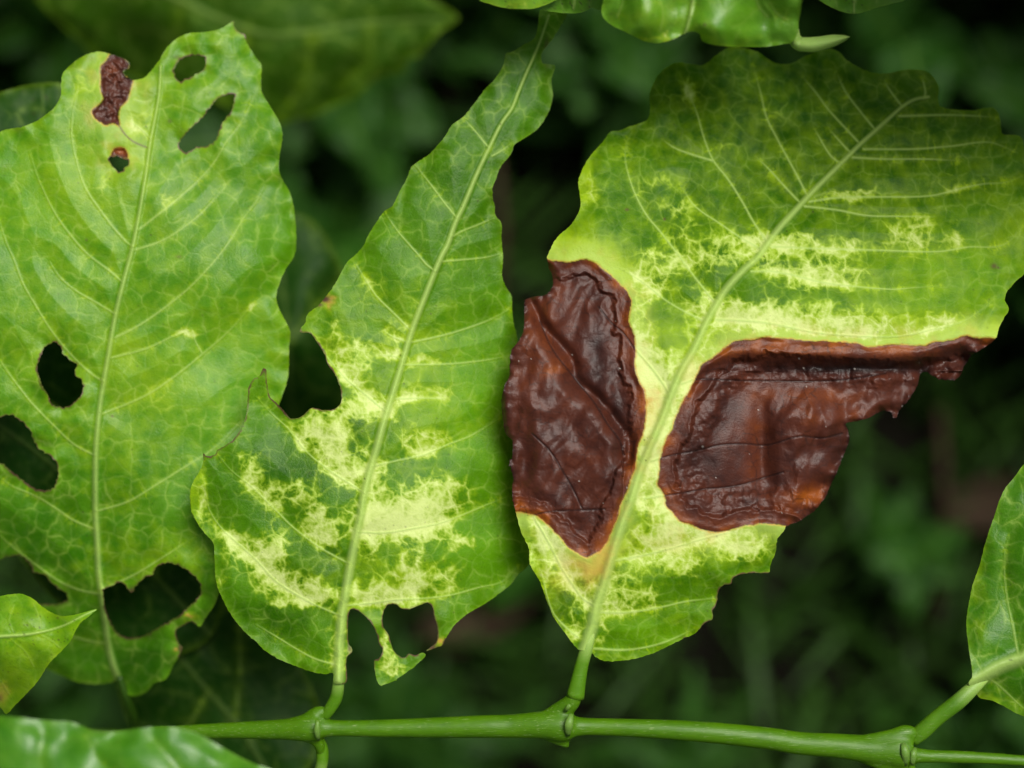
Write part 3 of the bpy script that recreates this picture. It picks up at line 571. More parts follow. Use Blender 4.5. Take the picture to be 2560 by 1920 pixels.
L_lat = [PT(s) for s in ["00 500,560 490,640 470,740 465,880 500,1060 560,1230 640,1350 730,1470 810,1560 865,1600", "00 190,980 230,1110 290,1250 350,1370 430,1490 560,1640|01 700,90 790,165",
 "00 -20,1370 0,1450 40,1570|01 85,10 150,180 230,320 310,450 400,570 500,680 600,770 672,812", "01 320,40 390,140 500,230 620,300 745,375", "01 -40,600 0,680 100,820 220,970 350,1100 480,1220 615,1292",
 "01 -40,1400 60,1480 240,1560 370,1640|02 470,50 605,108", "02 -60,60 0,150 100,240 230,340 370,440 500,500 645,532", "02 300,760 480,810 580,835 700,852",
 "00 1640,620 1580,760 1480,900 1380,1060 1260,1190 1110,1320 960,1440 895,1490", "00 1450,1200 1350,1330 1220,1450 1050,1560 870,1620",
 "10 60,1200 10,1300|00 1590,1400 1500,1540 1430,1640|01 1320,110 1210,220 1060,340 900,450 745,530", "11 0,290|01 1500,470 1320,630 1120,790 950,900 820,960 665,1022", "01 1560,1080 1380,1250 1210,1360 1000,1490 830,1590 620,1655",
 "02 1250,170 1060,290 900,390 780,450 650,505", "00 1000,640 940,660 870,640", "00 850,790 930,850 975,900", "01 1240,480 1180,500 1100,530 950,600 720,660", "01 1240,470 1270,560 1310,630"]]
leaf_L = dict(mvis=.55, outline=L_out, midrib=L_mid, mw=[6, 8, 9, 11, 12, 13, 14, 14, 15, 16, 17], lat=L_lat, seed=3, jit=1.0,
 nec=[PT("""00 722,352 800,378 840,410 836,440 802,465 812,490 857,518 845,580 820,650 780,700 772,760 772,812 730,800 690,810 650,790 610,760 600,720 640,680 665,640 655,580 655,520 655,440 690,390"""), PT("00 742,962 770,952 800,957 825,990 825,1025 760,1010 722,1005")],
 holes=[PT(s) for s in ["00 1150,395 1190,372 1260,358 1325,365 1332,410 1310,460 1250,490 1200,515 1170,532 1140,505 1125,460 1135,415",
  "00 1450,615 1520,610 1510,680 1490,740 1440,790 1420,850 1390,920 1330,945 1270,955 1210,990 1170,970 1160,930 1190,880 1250,820 1330,740 1370,680 1410,635",
  "00 705,1022 750,1010 800,1022 835,1045 810,1085 770,1118 740,1085 712,1055",
  "01 350,558 385,575 410,630 450,670 495,700 482,760 530,810 540,850 510,920 450,970 390,980 335,960 310,900 270,850 250,780 240,710 265,640 290,590",
  "01 -120,1060 -50,1050 0,1045 70,1032 130,1065 180,1110 210,1180 250,1250 330,1300 370,1350 375,1430 340,1510 290,1520 230,1515 150,1460 60,1390 0,1345 -80,1300",
  "02 -120,400 -40,325 0,312 50,290 120,285 160,300 200,350 225,395 290,405 320,450 370,490 430,525 430,580 370,600 300,600 200,600 0,560 -80,540",
  "02 670,500 720,480 770,455 810,470 835,510 860,522 880,480 930,430 985,410 1010,360 1060,335 1120,335 1190,365 1250,410 1290,460 1300,500 1280,560 1220,620 1140,690 1040,745 940,800 850,820 790,810 740,770 710,700 685,630 670,560"]],
 z=[(590, 60, -22), (400, 160, -20), (390, 400, -16), (240, 300, -15), (170, 150, -17), (160, 270, -14), (20, 350, -15), (20, 700, -12), (300, 800, -13), (0, 1100, -16), (245, 1200, -17), (20, 1400, -30), (250, 1500, -27), (300, 1700, -44), (110, 1650, -46), (400, 1700, -36), (530, 1520, -22), (500, 1350, -16), (640, 1000, -20), (600, 1200, -16), (620, 620, -15), (690, 560, -21), (700, 850, -20), (680, 350, -18), (640, 160, -22), (480, 800, -13)],
 quilt=2.0, qs=80, wav=1.6, ruf=2.4, cell=46, tone=.55, tert=.26, lvis=.72, lfuzz=.35, lw0=2.2, lw1=6.5, thick=.0004,
 cut=[PT("00 1500,120 1640,200 1600,260 1500,220"), PT("02 1330,690 1200,660 1100,740 1100,900 1200,950 1240,760")],
 blobs=[T(0,0,560,520,80,90,.36), T(0,0,900,830,90,90,.42), T(0,0,680,1180,110,80,.3), T(0,1,1210,500,80,30,.42), T(0,1,1640,320,60,30,.5), T(0,1,1050,900,200,150,.25), T(0,0,1060,1300,60,80,.35), T(0,1,120,600,120,80,.2)],
 yel=[T(0,0,900,900,900,900,.16), T(0,1,400,500,700,700,.12), T(0,0,560,560,160,200,0.270), T(0,0,850,830,160,220,0.315), T(0,0,650,1150,300,200,0.198), T(0,0,400,1250,500,300,0.108), T(0,0,1050,600,300,200,0.135), T(0,1,1050,850,420,300,0.288), T(0,1,780,620,120,120,0.360), T(0,1,800,1300,300,300,0.135), T(0,1,150,600,200,300,0.135), T(0,1,1500,400,300,200,0.180), T(0,2,1200,300,250,150,0.270), T(0,2,760,300,300,200,0.180), T(0,0,1400,250,200,120,0.108), T(0,2,1240,690,60,30,0.720), T(1,1,150,600,200,300,0.225)],
 tones=[T(0,0,300,1300,500,500,.25), T(0,1,1400,800,500,500,.25), T(0,2,300,200,500,400,-.45), T(0,2,900,1000,300,200,-.45), T(0,1,900,1300,300,300,-.15), T(0,2,900,100,400,200,-.1)],
 halo=[T(0,2,1235,695,22,14,.9), T(0,2,1160,905,12,20,.8)], ntone=[T(0,0,740,560,40,160,.12), T(0,0,620,740,30,60,.2), T(0,0,780,980,60,40,.4)],
 brown=[T(0,0,1535,170,14,30,1), T(0,2,1168,880,16,26,1), T(0,2,855,505,22,18,.8), T(0,0,1150,370,26,12,.45), T(0,0,815,870,10,8,0), T(0,0,1100,785,14,12,.5), T(0,1,728,1038,9,8,.8), T(0,0,560,1555,8,8,.6), T(0,1,1160,5,22,12,.45)], nest=True, necy=.35, nrim=.08, neclab='reddish brown dead patch at the notched tip', relief=lambda X, Y, ND, NI, bd, ld: sstep(-2, 8, ND) * (fbm(X / 22, Y / 22, 3) * 1.6 - .3))
leaf_L['crack'] = PT("00 770,812 810,870 865,918 950,955")

# --- leaves cut by the frame
T_out = np.concatenate([PT("20 560,-60 590,0 580,60 590,110 640,160 720,200 800,240 870,270 940,280 1010,265 1080,235 1150,205 1210,215 1240,270 1380,300 1500,305 1650,302|30 80,288 150,275 190,218 200,130 212,45 215,-20 200,-150"),
 px((2040, -160), (2080, -300), (2020, -480), (1820, -620), (1600, -600), (1470, -420), (1450, -200))])
leaf_T = dict(outline=T_out, midrib=px((1990, -420), (1850, -250), (1760, -120), (1720, 60), (1700, 110)), mw=[18, 16, 12, 6], lat=[PT("20 900,-200 960,0 980,100 960,200"), PT("20 1170,-150 1180,0 1160,100"), PT("20 1560,-100 1600,40 1659,110"), PT("30 0,0 60,90 130,130"), PT("20 700,-250 720,0 680,110")],
 z=[(1520, 40, 15), (1575, 70, 19), (1620, 105, 18), (1625, 30, 22), (1700, 90, 15), (1700, 20, 17), (1760, 70, 20), (1770, 100, 18), (1830, 110, 16), (1840, 30, 21), (1900, 60, 17), (1970, 100, 18), (1960, 20, 21), (1750, -200, 30), (1500, -300, 24), (2020, -350, 24), (1800, -600, 15), (1930, 40, 19)],
 quilt=2.6, qs=50, wav=4.0, ruf=3.0, cell=60, tone=.55, tert=.12, lvis=.35, seed=5, yel=[T(2,0,1000,120,300,150,.25), T(2,0,1300,270,300,30,.4), T(2,0,900,260,200,20,.5)], blobs=[T(2,0,960,250,200,14,.5)], brown=[T(2,0,1250,160,9,10,.9)], lw1=7)
T2_out = PT("10 1440,-10 1530,30 1600,50 1659,56|20 60,58 130,56 190,42 250,18 300,-10 500,-300 480,-700 200,-900 -100,-800|10 1450,-500 1400,-200")
leaf_T2 = dict(outline=T2_out, midrib=PT("20 200,-850 150,-500 80,-200 20,-20"), mw=[16, 14, 10, 5], lat=[PT("20 -100,-500 -80,-300 -90,-50"), PT("20 400,-500 300,-200 200,-40")], z=[(1200, 0, 10), (1280, 20, 9), (1380, 5, 9), (1350, -100, 16), (1250, -300, 20)],
 quilt=1.5, wav=2, ruf=1.5, cell=60, tone=.6, tert=.1, lvis=.3, seed=6, yel=[T(1,0,1650,30,400,60,.45)], blobs=[T(1,0,1650,40,300,40,.35)])
T3_out = PT("20 150,-20 200,60 290,80 350,86 430,84 480,70 520,52 590,72 680,40 720,-60 650,-500 400,-600 200,-300")
leaf_T3 = dict(outline=T3_out, midrib=PT("20 430,-550 420,-200 400,60"), mw=[14, 12, 4], lat=[PT("20 600,-300 520,-100 500,40"), PT("20 260,-200 300,-50 330,60")], z=[(1380, 30, 5), (1440, 32, 5), (1500, 20, 6), (1430, -60, 10), (1450, -200, 12)], quilt=2.5, wav=1.5, ruf=1, cell=60, tone=.4, tert=.1, lvis=.3, seed=7)
T4_out = PT("30 240,-80 330,0 400,42 480,76 560,90 640,72 700,50 800,25 900,-10 1000,-200 900,-500 500,-600 250,-300")
leaf_T4 = dict(outline=T4_out, midrib=PT("30 600,-550 580,-200 555,80"), mw=[14, 12, 4], lat=[PT("30 800,-300 740,-100 700,20"), PT("30 380,-200 420,-60 450,50")], z=[(2050, 10, 8), (2136, 32, 6), (2230, 8, 8), (2130, -80, 13), (2150, -200, 12)], quilt=2, wav=1.5, ruf=1.5, cell=60, tone=.35, tert=.12, lvis=.3, seed=8)
B1_out = np.concatenate([PT("02 -40,548 0,545 60,535 140,530 210,560 270,610 340,655 410,675 500,662 560,645 628,630 580,670 530,705 490,770 460,830 400,900 320,980 250,1090 180,1170 100,1250 40,1310 15,1280 -20,1250"), px((-60, 1760), (-200, 1740), (-300, 1640), (-260, 1530), (-120, 1500))])
leaf_B1 = dict(outline=B1_out, midrib=PT("02 -700,820 -300,830 0,806 200,790 400,740 560,660 620,634"), mw=[14, 12, 10, 7, 4, 3], lat=[PT("02 90,800 60,700 90,600"), PT("02 260,780 260,700 220,600"), PT("02 60,820 160,900 220,1000"), PT("02 250,790 340,840 390,880"), PT("02 -200,840 -60,1000 60,1180")], seed=9,
 z=[(0, 1490, 2), (60, 1490, 3), (130, 1535, 4), (160, 1538, -2), (0, 1590, 8), (80, 1580, 8), (155, 1560, 3), (242, 1523, -6), (180, 1600, 3), (100, 1680, 3), (20, 1780, -8), (-100, 1590, 6), (-200, 1650, -4)],
 quilt=.8, wav=1.0, ruf=1.2, cell=42, tone=.5, tert=.12, lvis=.25, yel=[T(0,2,250,950,300,300,.32), T(0,2,60,1150,200,200,.3), T(0,2,150,650,400,120,.12)], halo=[T(0,2,10,1180,40,70,.5)], brown=[T(0,2,0,1205,22,24,.6)], rimy=1.2)
B2_out = np.concatenate([PT("02 -60,1318 0,1320 100,1330 300,1350 470,1362 540,1392 600,1420 700,1428 900,1402 1050,1393 1200,1410 1330,1460 1450,1530 1550,1585 1659,1635|12 90,1665 180,1740"), px((720, 2020), (560, 2120), (300, 2150), (0, 2100), (-150, 2000), (-120, 1850))])
leaf_B2 = dict(outline=B2_out, midrib=px((-120, 2000), (200, 1990), (450, 1970), (690, 1960)), mw=[20, 16, 12, 6], lat=[PT("02 300,1750 260,1600 280,1450"), PT("02 800,1750 640,1600 560,1450"), PT("02 1200,1720 1100,1600 1000,1480")], seed=10,
 z=[(0, 1795, 42), (180, 1805, 42), (220, 1840, 40), (300, 1832, 39), (450, 1822, 41), (560, 1870, 40), (690, 1930, 36), (60, 1870, 44), (200, 1890, 41), (400, 1890, 44), (560, 1930, 42), (200, 2000, 44), (500, 2050, 42), (0, 2100, 40)],
 quilt=2, wav=4.0, ruf=1.5, cell=60, tone=.15, tert=.05, lvis=.15, rimy=.4)
E_out = np.concatenate([PT("31 1659,1350 1600,1430 1540,1500 1500,1580 1478,1650|32 1430,130 1400,230 1370,350 1330,460 1300,600 1285,720 1300,880 1320,1000 1325,1065 1300,1110 1330,1150 1375,1205 1450,1222 1530,1260 1600,1300 1659,1325"), px((2640, 1830), (2800, 1860), (2980, 1800), (3060, 1650), (3040, 1420), (2920, 1220), (2760, 1110), (2640, 1110))])
leaf_E = dict(outline=E_out, midrib=PT("32 1310,1120 1400,1065 1500,1003 1659,940 2000,760 2400,500 2800,200"), mw=[34, 34, 31, 27, 22, 14, 6], lat=[PT("32 1560,150 1530,300 1550,560 1590,750 1622,930"), PT("31 1900,1500|32 1850,100 1820,400 1850,700 1900,830"), PT("32 1700,1310 1600,1220 1480,1110 1420,1075"), PT("32 2200,1300 2000,1200 1750,920"), PT("31 2300,1600|32 2250,200 2200,500 2230,640")], seed=12,
 z=[(2500, 1200, -2), (2430, 1500, -2), (2430, 1690, 3), (2520, 1650, 3), (2560, 1790, -3), (2560, 1400, 4), (2700, 1550, 5), (2900, 1300, 0), (3000, 1700, -8), (2450, 1740, -2)],
 quilt=1.4, qs=36, wav=.8, ruf=1.2, cell=50, tone=.25, tert=.30, lvis=.7, lfuzz=.3, lw1=7, yel=[T(3,2,1360,300,60,500,.2), T(3,2,1400,1200,200,40,.4)], nest=True, rimy=1.0)

# --- big blurred leaves behind
O1_out = np.concatenate([PT("10 1310,115 1200,200 1120,290 1080,350 980,390 950,460 830,490 740,540 650,620 520,680 400,740 250,775 150,800 -50,760 -300,640|00 1000,560 700,430 500,250 300,60 200,-100 300,-300"), px((400, -260), (700, -200), (960, -80), (1080, 0))])
leaf_O1 = dict(mvis=.18, outline=O1_out, midrib=px((120, -120), (400, -20), (640, 80), (760, 82), (900, 60), (1140, 45)), mw=[16, 14, 12, 9, 5], lat=[px((700, 290), (760, 200), (780, 90)), px((850, 220), (920, 150), (930, 62)), px((560, 250), (600, 160), (620, 75)), px((400, 200), (440, 90), (450, 5))], seed=14,
 z=[(1140, 45, -150), (900, 60, -146), (700, 80, -144), (400, -20, -148), (760, 280, -158), (500, 260, -160), (1000, 150, -155), (300, 100, -170), (700, -150, -155)], quilt=3, qs=60, wav=3, ruf=3, cell=80, tone=.5, tert=.15, lvis=.12, yel=[], cut=[])
D1_out = px((-100, 250), (-20, 235), (60, 215), (110, 208), (155, 212), (200, 300), (260, 500), (300, 760), (200, 1000), (60, 1150), (-80, 1000), (-150, 600))
leaf_D1 = dict(mvis=.12, outline=D1_out, midrib=px((110, 215), (90, 500), (60, 1120)), mw=[5, 10, 14], lat=[px((-80, 400), (20, 500), (90, 600)), px((-80, 700), (20, 800), (80, 900)), px((240, 500), (160, 600), (90, 680))], z=[(0, 300, -45), (150, 300, -46), (90, 700, -42), (-60, 800, -50), (240, 700, -50)], quilt=1.5, wav=2, cell=70, tone=.2, tert=.1, lvis=.25, seed=15)
D2_out = px((-80, 1000), (40, 960), (200, 1050), (340, 1130), (480, 1300), (560, 1450), (520, 1600), (380, 1640), (200, 1560), (40, 1380), (-60, 1200))
leaf_D2 = dict(mvis=.12, outline=D2_out, midrib=px((-60, 1020), (150, 1180), (350, 1400), (540, 1600)), mw=[5, 9, 12, 14], lat=[px((50, 1350), (150, 1300), (200, 1230)), px((200, 1080), (240, 1180), (260, 1290)), px((450, 1300), (400, 1380), (390, 1440))], z=[(0, 1050, -55), (150, 1180, -52), (350, 1400, -56), (540, 1600, -66), (480, 1300, -64), (100, 1400, -62)], quilt=1.5, wav=2, cell=70, tone=.12, tert=.1, lvis=.3, seed=16)
D3_out = px((300, 1520), (420, 1470), (560, 1500), (680, 1570), (760, 1680), (800, 1800), (760, 1940), (640, 2020), (480, 2000), (360, 1880), (290, 1700))
leaf_D3 = dict(mvis=.12, outline=D3_out, midrib=px((330, 1500), (480, 1680), (620, 1850), (700, 2000)), mw=[5, 9, 12, 14], lat=[px((400, 1900), (480, 1800), (520, 1730)), px((600, 1520), (600, 1650), (590, 1800))], z=[(330, 1520, -75), (480, 1680, -70), (700, 1900, -75), (700, 1600, -84), (400, 1850, -84)], quilt=1.5, wav=2, cell=70, tone=.15, tert=.1, lvis=.3, seed=17)
D4_out = px((620, 560), (760, 540), (840, 640), (900, 800), (880, 980), (800, 1120), (700, 1160), (600, 1060), (560, 880), (570, 700))
leaf_D4 = dict(mvis=.12, outline=D4_out, midrib=px((690, 550), (720, 850), (730, 1150)), mw=[5, 9, 12], lat=[px((850, 700), (780, 780), (725, 850)), px((600, 700), (650, 780), (715, 830))], z=[(700, 560, -115), (720, 850, -105), (730, 1150, -155), (860, 800, -120), (600, 800, -120)], quilt=2, wav=3, cell=70, tone=.1, tert=.1, lvis=.2, seed=18)
D5_out = px((1290, 120), (1380, 80), (1520, 90), (1680, 120), (1790, 140), (1820, 160), (1780, 172), (1700, 168), (1560, 130), (1420, 150))
# ------------------------------------------------------------------ the ground
import bmesh
def grid_ground():
    n = 140; t = np.linspace(-1, 1, n); u = np.sign(t) * (np.abs(t) ** 3.2) * 40 + t * .9
    gx, gy = np.meshgrid(u, u); x = gx.ravel(); y = gy.ravel(); z = fbm(x * 7, y * 7, 4) * .022 - .01
    V = np.stack([x, y, z], -1); I = np.arange(n * n).reshape(n, n)
    F = np.stack([I[:-1, :-1], I[:-1, 1:], I[1:, 1:], I[1:, :-1]], -1).reshape(-1, 4)
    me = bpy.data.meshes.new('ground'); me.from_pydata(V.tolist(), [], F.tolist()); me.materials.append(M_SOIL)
    for p in me.polygons: p.use_smooth = True
    return tag(link(bpy.data.objects.new('ground', me)), kind='structure')
grid_ground()

def small_leaf_mesh(name, L, wd, droop=.25, fold=.25, wav=.04, mat=M_WEED, nu=12, nv=6, p=1.0):
    """one broad leaf from the origin along +X, with thickness and a UV map"""
    V = []; UV = []; F = []
    for side in (0, 1):
        for i in range(nu + 1):
            u = i / nu; hw = wd / 2 * (math.sin(math.pi * min(u ** .8, 1)) ** .8 * (1 - .25 * u) if 0 < u < 1 else .02) + .0006
            for j in range(nv + 1):
                v = j / nv * 2 - 1; x = L * u; y = hw * v; z = -droop * L * u * u + fold * abs(y) + wav * L * math.sin(u * 15 + v * 2) * abs(v)
                V.append((x, y, z - side * .0005)); UV.append((u, j / nv))
    n1 = (nu + 1) * (nv + 1)
    for i in range(nu):
        for j in range(nv):
            a = i * (nv + 1) + j; F.append((a, a + nv + 1, a + nv + 2, a + 1)); F.append((n1 + a, n1 + a + 1, n1 + a + nv + 2, n1 + a + nv + 1))
    for i in range(nu):
        for e in (0, nv):
            a = i * (nv + 1) + e; b = a + nv + 1; F.append((a, n1 + a, n1 + b, b) if e == 0 else (a, b, n1 + b, n1 + a))
    me = bpy.data.meshes.new(name); me.from_pydata(V, [], F); uv = me.uv_layers.new(name='UVMap')
    for l in me.loops: uv.data[l.index].uv = UV[l.vertex_index]
    for q_ in me.polygons: q_.use_smooth = True
    me.materials.append(mat); return me
def stick_mesh(name, pts, r0, r1, mat, seg=8):
    V = []; F = []; n = len(pts)
    for i, p in enumerate(pts):
        t = (Vector(pts[min(i + 1, n - 1)]) - Vector(pts[max(i - 1, 0)])).normalized(); a = t.orthogonal().normalized(); b = t.cross(a); r = r0 + (r1 - r0) * i / (n - 1)
        for j in range(seg): V.append(Vector(p) + (a * math.cos(6.2832 * j / seg) + b * math.sin(6.2832 * j / seg)) * r)
    for i in range(n - 1):
        for j in range(seg): F.append((i * seg + j, i * seg + (j + 1) % seg, (i + 1) * seg + (j + 1) % seg, (i + 1) * seg + j))
    F.append(tuple(range(seg))[::-1]); F.append(tuple((n - 1) * seg + j for j in range(seg)))
    me = bpy.data.meshes.new(name); me.from_pydata([tuple(v) for v in V], [], F); me.materials.append(mat)
    for f in me.polygons: f.use_smooth = True
    return me
def copy_tree(o, parent=None):
    c = o.copy(); C.objects.link(c); c.parent = parent
    for ch in o.children: copy_tree(ch, c)
    return c

# weeds: five kinds, copied
rnd = random.Random(5)
wl = [small_leaf_mesh('leaf', .034, .020), small_leaf_mesh('leaf', .028, .022, .1, .15), small_leaf_mesh('leaf', .045, .014, .35, .3), small_leaf_mesh('leaf', .024, .017, .2, .1, .06)]
def make_weed(kind, nl, h):
    t = empty('weed', (0, 0, 0)); pts = [(0, 0, 0), (rnd.uniform(-.006, .006), rnd.uniform(-.006, .006), h * .5), (rnd.uniform(-.01, .01), rnd.uniform(-.01, .01), h)]
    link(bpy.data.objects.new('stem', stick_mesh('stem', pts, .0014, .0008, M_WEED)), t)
    for i in range(nl):
        f = (i + .6) / nl; o = link(bpy.data.objects.new('leaf', wl[kind]), t); p = Vector(pts[1]).lerp(Vector(pts[2]), max(0, 2 * f - 1)) if f > .5 else Vector(pts[0]).lerp(Vector(pts[1]), 2 * f)
        o.location = p; a = i * 2.4 + rnd.uniform(-.3, .3); o.rotation_euler = (rnd.uniform(-.25, .25), -rnd.uniform(.05, .75), a); s = rnd.uniform(.75, 1.25); o.scale = (s, s, s)
    return t
protos = [make_weed(0, 7, .05), make_weed(1, 9, .06), make_weed(2, 8, .05), make_weed(3, 12, .07), make_weed(1, 7, .09)]
labs = ['low weed with broad oval leaves on the dark soil, far out of focus', 'rounded-leaved weed in the blurred undergrowth', 'weed with narrow pointed leaves blurred in the undergrowth', 'small-leaved bushy weed blurred on the dark soil', 'taller rounded-leaved weed, blurred, rising from the undergrowth']
WSPOT = []
for i in range(290):
    a = rnd.uniform(0, 6.28); r = .06 + .62 * math.sqrt(rnd.random())
    WSPOT.append((r * math.cos(a) * 1.1, r * math.sin(a)))
for i, (x, y) in enumerate(WSPOT):
    k = i % 5; o = protos[k] if i < 5 else copy_tree(protos[k])
    o.location = (x, y, -.002); o.rotation_euler = (0, 0, rnd.uniform(0, 6.28)); s = rnd.uniform(1.0, 1.9); o.scale = (s, s, s)
    tag(o, labs[k], 'weed', 'weeds growing under the plant, kind %s' % ['broad leaved', 'rounded', 'narrow', 'bushy', 'tall'][k])

# grass and seedlings between the weeds (one uncountable mass)
def ground_cover():
    V = []; F = []; UV = []; r = random.Random(9)
    for i in range(9000):
        a = r.uniform(0, 6.28); d = .8 * math.sqrt(r.random()); x, y = d * math.cos(a), d * math.sin(a); th = r.uniform(0, 6.28); ln = r.uniform(.03, .09); wd = r.uniform(.0015, .0045); le = r.uniform(.2, 1.1)
        n = len(V); K = 5
        for k in range(K):
            u = k / (K - 1); rr = ln * u * le; z = ln * u * (1 - .45 * u) - .004; cx, cy = x + math.cos(th) * rr, y + math.sin(th) * rr; hw = wd * (1 - u) ** .6 + .0002
            V.append((cx - math.sin(th) * hw, cy + math.cos(th) * hw, z)); V.append((cx + math.sin(th) * hw, cy - math.cos(th) * hw, z)); UV += [(u, 0), (u, 1)]
        for k in range(K - 1): F.append((n + 2 * k, n + 2 * k + 1, n + 2 * k + 3, n + 2 * k + 2))
    me = bpy.data.meshes.new('grass'); me.from_pydata(V, [], F); uv = me.uv_layers.new(name='UVMap')
    for l in me.loops: uv.data[l.index].uv = UV[l.vertex_index]
    me.materials.append(M_WEED2); tag(link(bpy.data.objects.new('grass', me)), 'thin green grass growing among the weeds on the soil', 'grass', kind='stuff')
ground_cover()
dm = small_leaf_mesh('fallen_leaf', .075, .032, .12, .5, .05, M_DEAD)
for i, (px_, py_, rz) in enumerate([(820, 460, .8), (1180, 330, 1.7), (2340, 1290, .2), (1050, 1600, .4), (2490, 780, 2.0)]):
    o = link(bpy.data.objects.new('fallen_leaf', dm)); p = Wp(px_, py_, -.53); o.location = (p.x, p.y, .022 + .003 * (i % 3)); o.rotation_euler = (rnd.uniform(-.3, .3), rnd.uniform(-.1, .1), rz)
    tag(o, 'dry brown fallen leaf, blurred, on the dark soil among weeds', 'leaf', 'fallen leaves on the soil')
for i, (a_, b_) in enumerate([((2335, 1560), (2350, 1020)), ((1240, 820), (1230, 330)), ((2540, 620), (2200, 430))]):
    p = Wp(*a_, -.50); q_ = Wp(*b_, -.48); m = (p + q_) / 2 + Vector((.004, .003, .004))
    o = link(bpy.data.objects.new('dry_stalk', stick_mesh('dry_stalk', [p, m, q_], .0035, .0022, M_DEAD)))
    tag(o, ['pale dry stalk standing blurred left of the right-hand leaf', 'brown dry stalk blurred left of the narrow leaf tip', 'thin dry stalk blurred at the upper right edge'][i], 'stalk')
# ------------------------------------------------------------------ unseen bushes added to shade the ground
crown_leaf = None
def bush_mesh(seed, h, r):
    V = []; F = []; UV = []; q = random.Random(seed)
    for i in range(1500):
        th = q.uniform(0, 6.28); z = h * (.06 + .94 * q.random() ** .85); rr = r * (1 - .35 * (z / h) ** 2) * math.sqrt(q.uniform(.12, 1)) * (1 + .2 * math.sin(3 * th + seed))
        c = Vector((rr * math.cos(th), rr * math.sin(th), z)); yaw = th + q.uniform(-.9, .9); pit = q.uniform(-.6, .35); L = q.uniform(.07, .13); wd = L * .42
        M_ = Matrix.Translation(c) @ Matrix.Rotation(yaw, 4, 'Z') @ Matrix.Rotation(-pit, 4, 'Y') @ Matrix.Rotation(q.uniform(-.5, .5), 4, 'X'); n = len(V)
        for (u, hw) in ((0, .03), (.2, .34), (.5, .5), (.8, .3), (1, .01)):
            for v in (-1, 0, 1): V.append(M_ @ Vector((u * L, v * hw * wd, -.18 * L * u * u + .12 * abs(v) * hw * wd + (.01 * L * math.sin(u * 19) if v else 0)))); UV.append((u, .5 + v * .5))
        for k in range(4):
            for j in range(2): a = n + k * 3 + j; F.append((a, a + 3, a + 4, a + 1))
    me = bpy.data.meshes.new('crown'); me.from_pydata([tuple(v) for v in V], [], F); uv = me.uv_layers.new(name='UVMap')
    for l in me.loops: uv.data[l.index].uv = UV[l.vertex_index]
    for p in me.polygons: p.use_smooth = True
    me.materials.append(M_BUSH); return me
bms = [bush_mesh(1, .52, .25), bush_mesh(2, .46, .25)]
trunk = stick_mesh('trunk', [(0, 0, -.02), (.01, 0, .25), (0, .01, .3), (.01, 0, .44)], .012, .005, M_BARK)
BUSH_R = .60
for i in range(9):
    a = 2 * math.pi * (i + .5) / 9; t = empty('shade_bush', (BUSH_R * 1.12 * math.cos(a), BUSH_R * math.sin(a), 0)); t.rotation_euler = (0, 0, i * 1.3)
    tag(t, 'dense dark green bush added out of view to shade the ground', 'bush', 'bushes added around the shoot for shade')
    link(bpy.data.objects.new('trunk', trunk), t); link(bpy.data.objects.new('crown', bms[i % 2]), t)

# ------------------------------------------------------------------ the branch with its leaves
base = Wp(1760, 1840, 0)
branch = tag(empty('coffee_branch', base), 'green branch along the bottom carrying the cream-mottled leaf and the leaf with brown dead patches', 'branch')
def stem_group(name, parent, tubes, mat, vox=.00055, k=.93):
    obs = []
    bm = bmesh.new()
    for t in tubes:
        o = tube('t', t[0], [q * k for q in t[1]], mat, None, 24, t[2] if len(t) > 2 else 1.0)
        bm.from_mesh(o.data)
    me = bpy.data.meshes.new(name); bm.to_mesh(me); bm.free(); me.materials.append(mat)
    o = link(bpy.data.objects.new(name, me), parent); o.location = -Vector(parent.location)
    m = o.modifiers.new('weld', 'REMESH'); m.mode = 'VOXEL'; m.voxel_size = vox; m.use_smooth_shade = True
    s = o.modifiers.new('soft', 'SMOOTH'); s.factor = .5; s.iterations = 5
    return o
def q12(x, y): return (640 + x / 2.592, 1280 + y / 2.592)
def q22(x, y): return (1280 + x / 2.592, 1280 + y / 2.592)
def q32(x, y): return (1920 + x / 2.592, 1280 + y / 2.592)
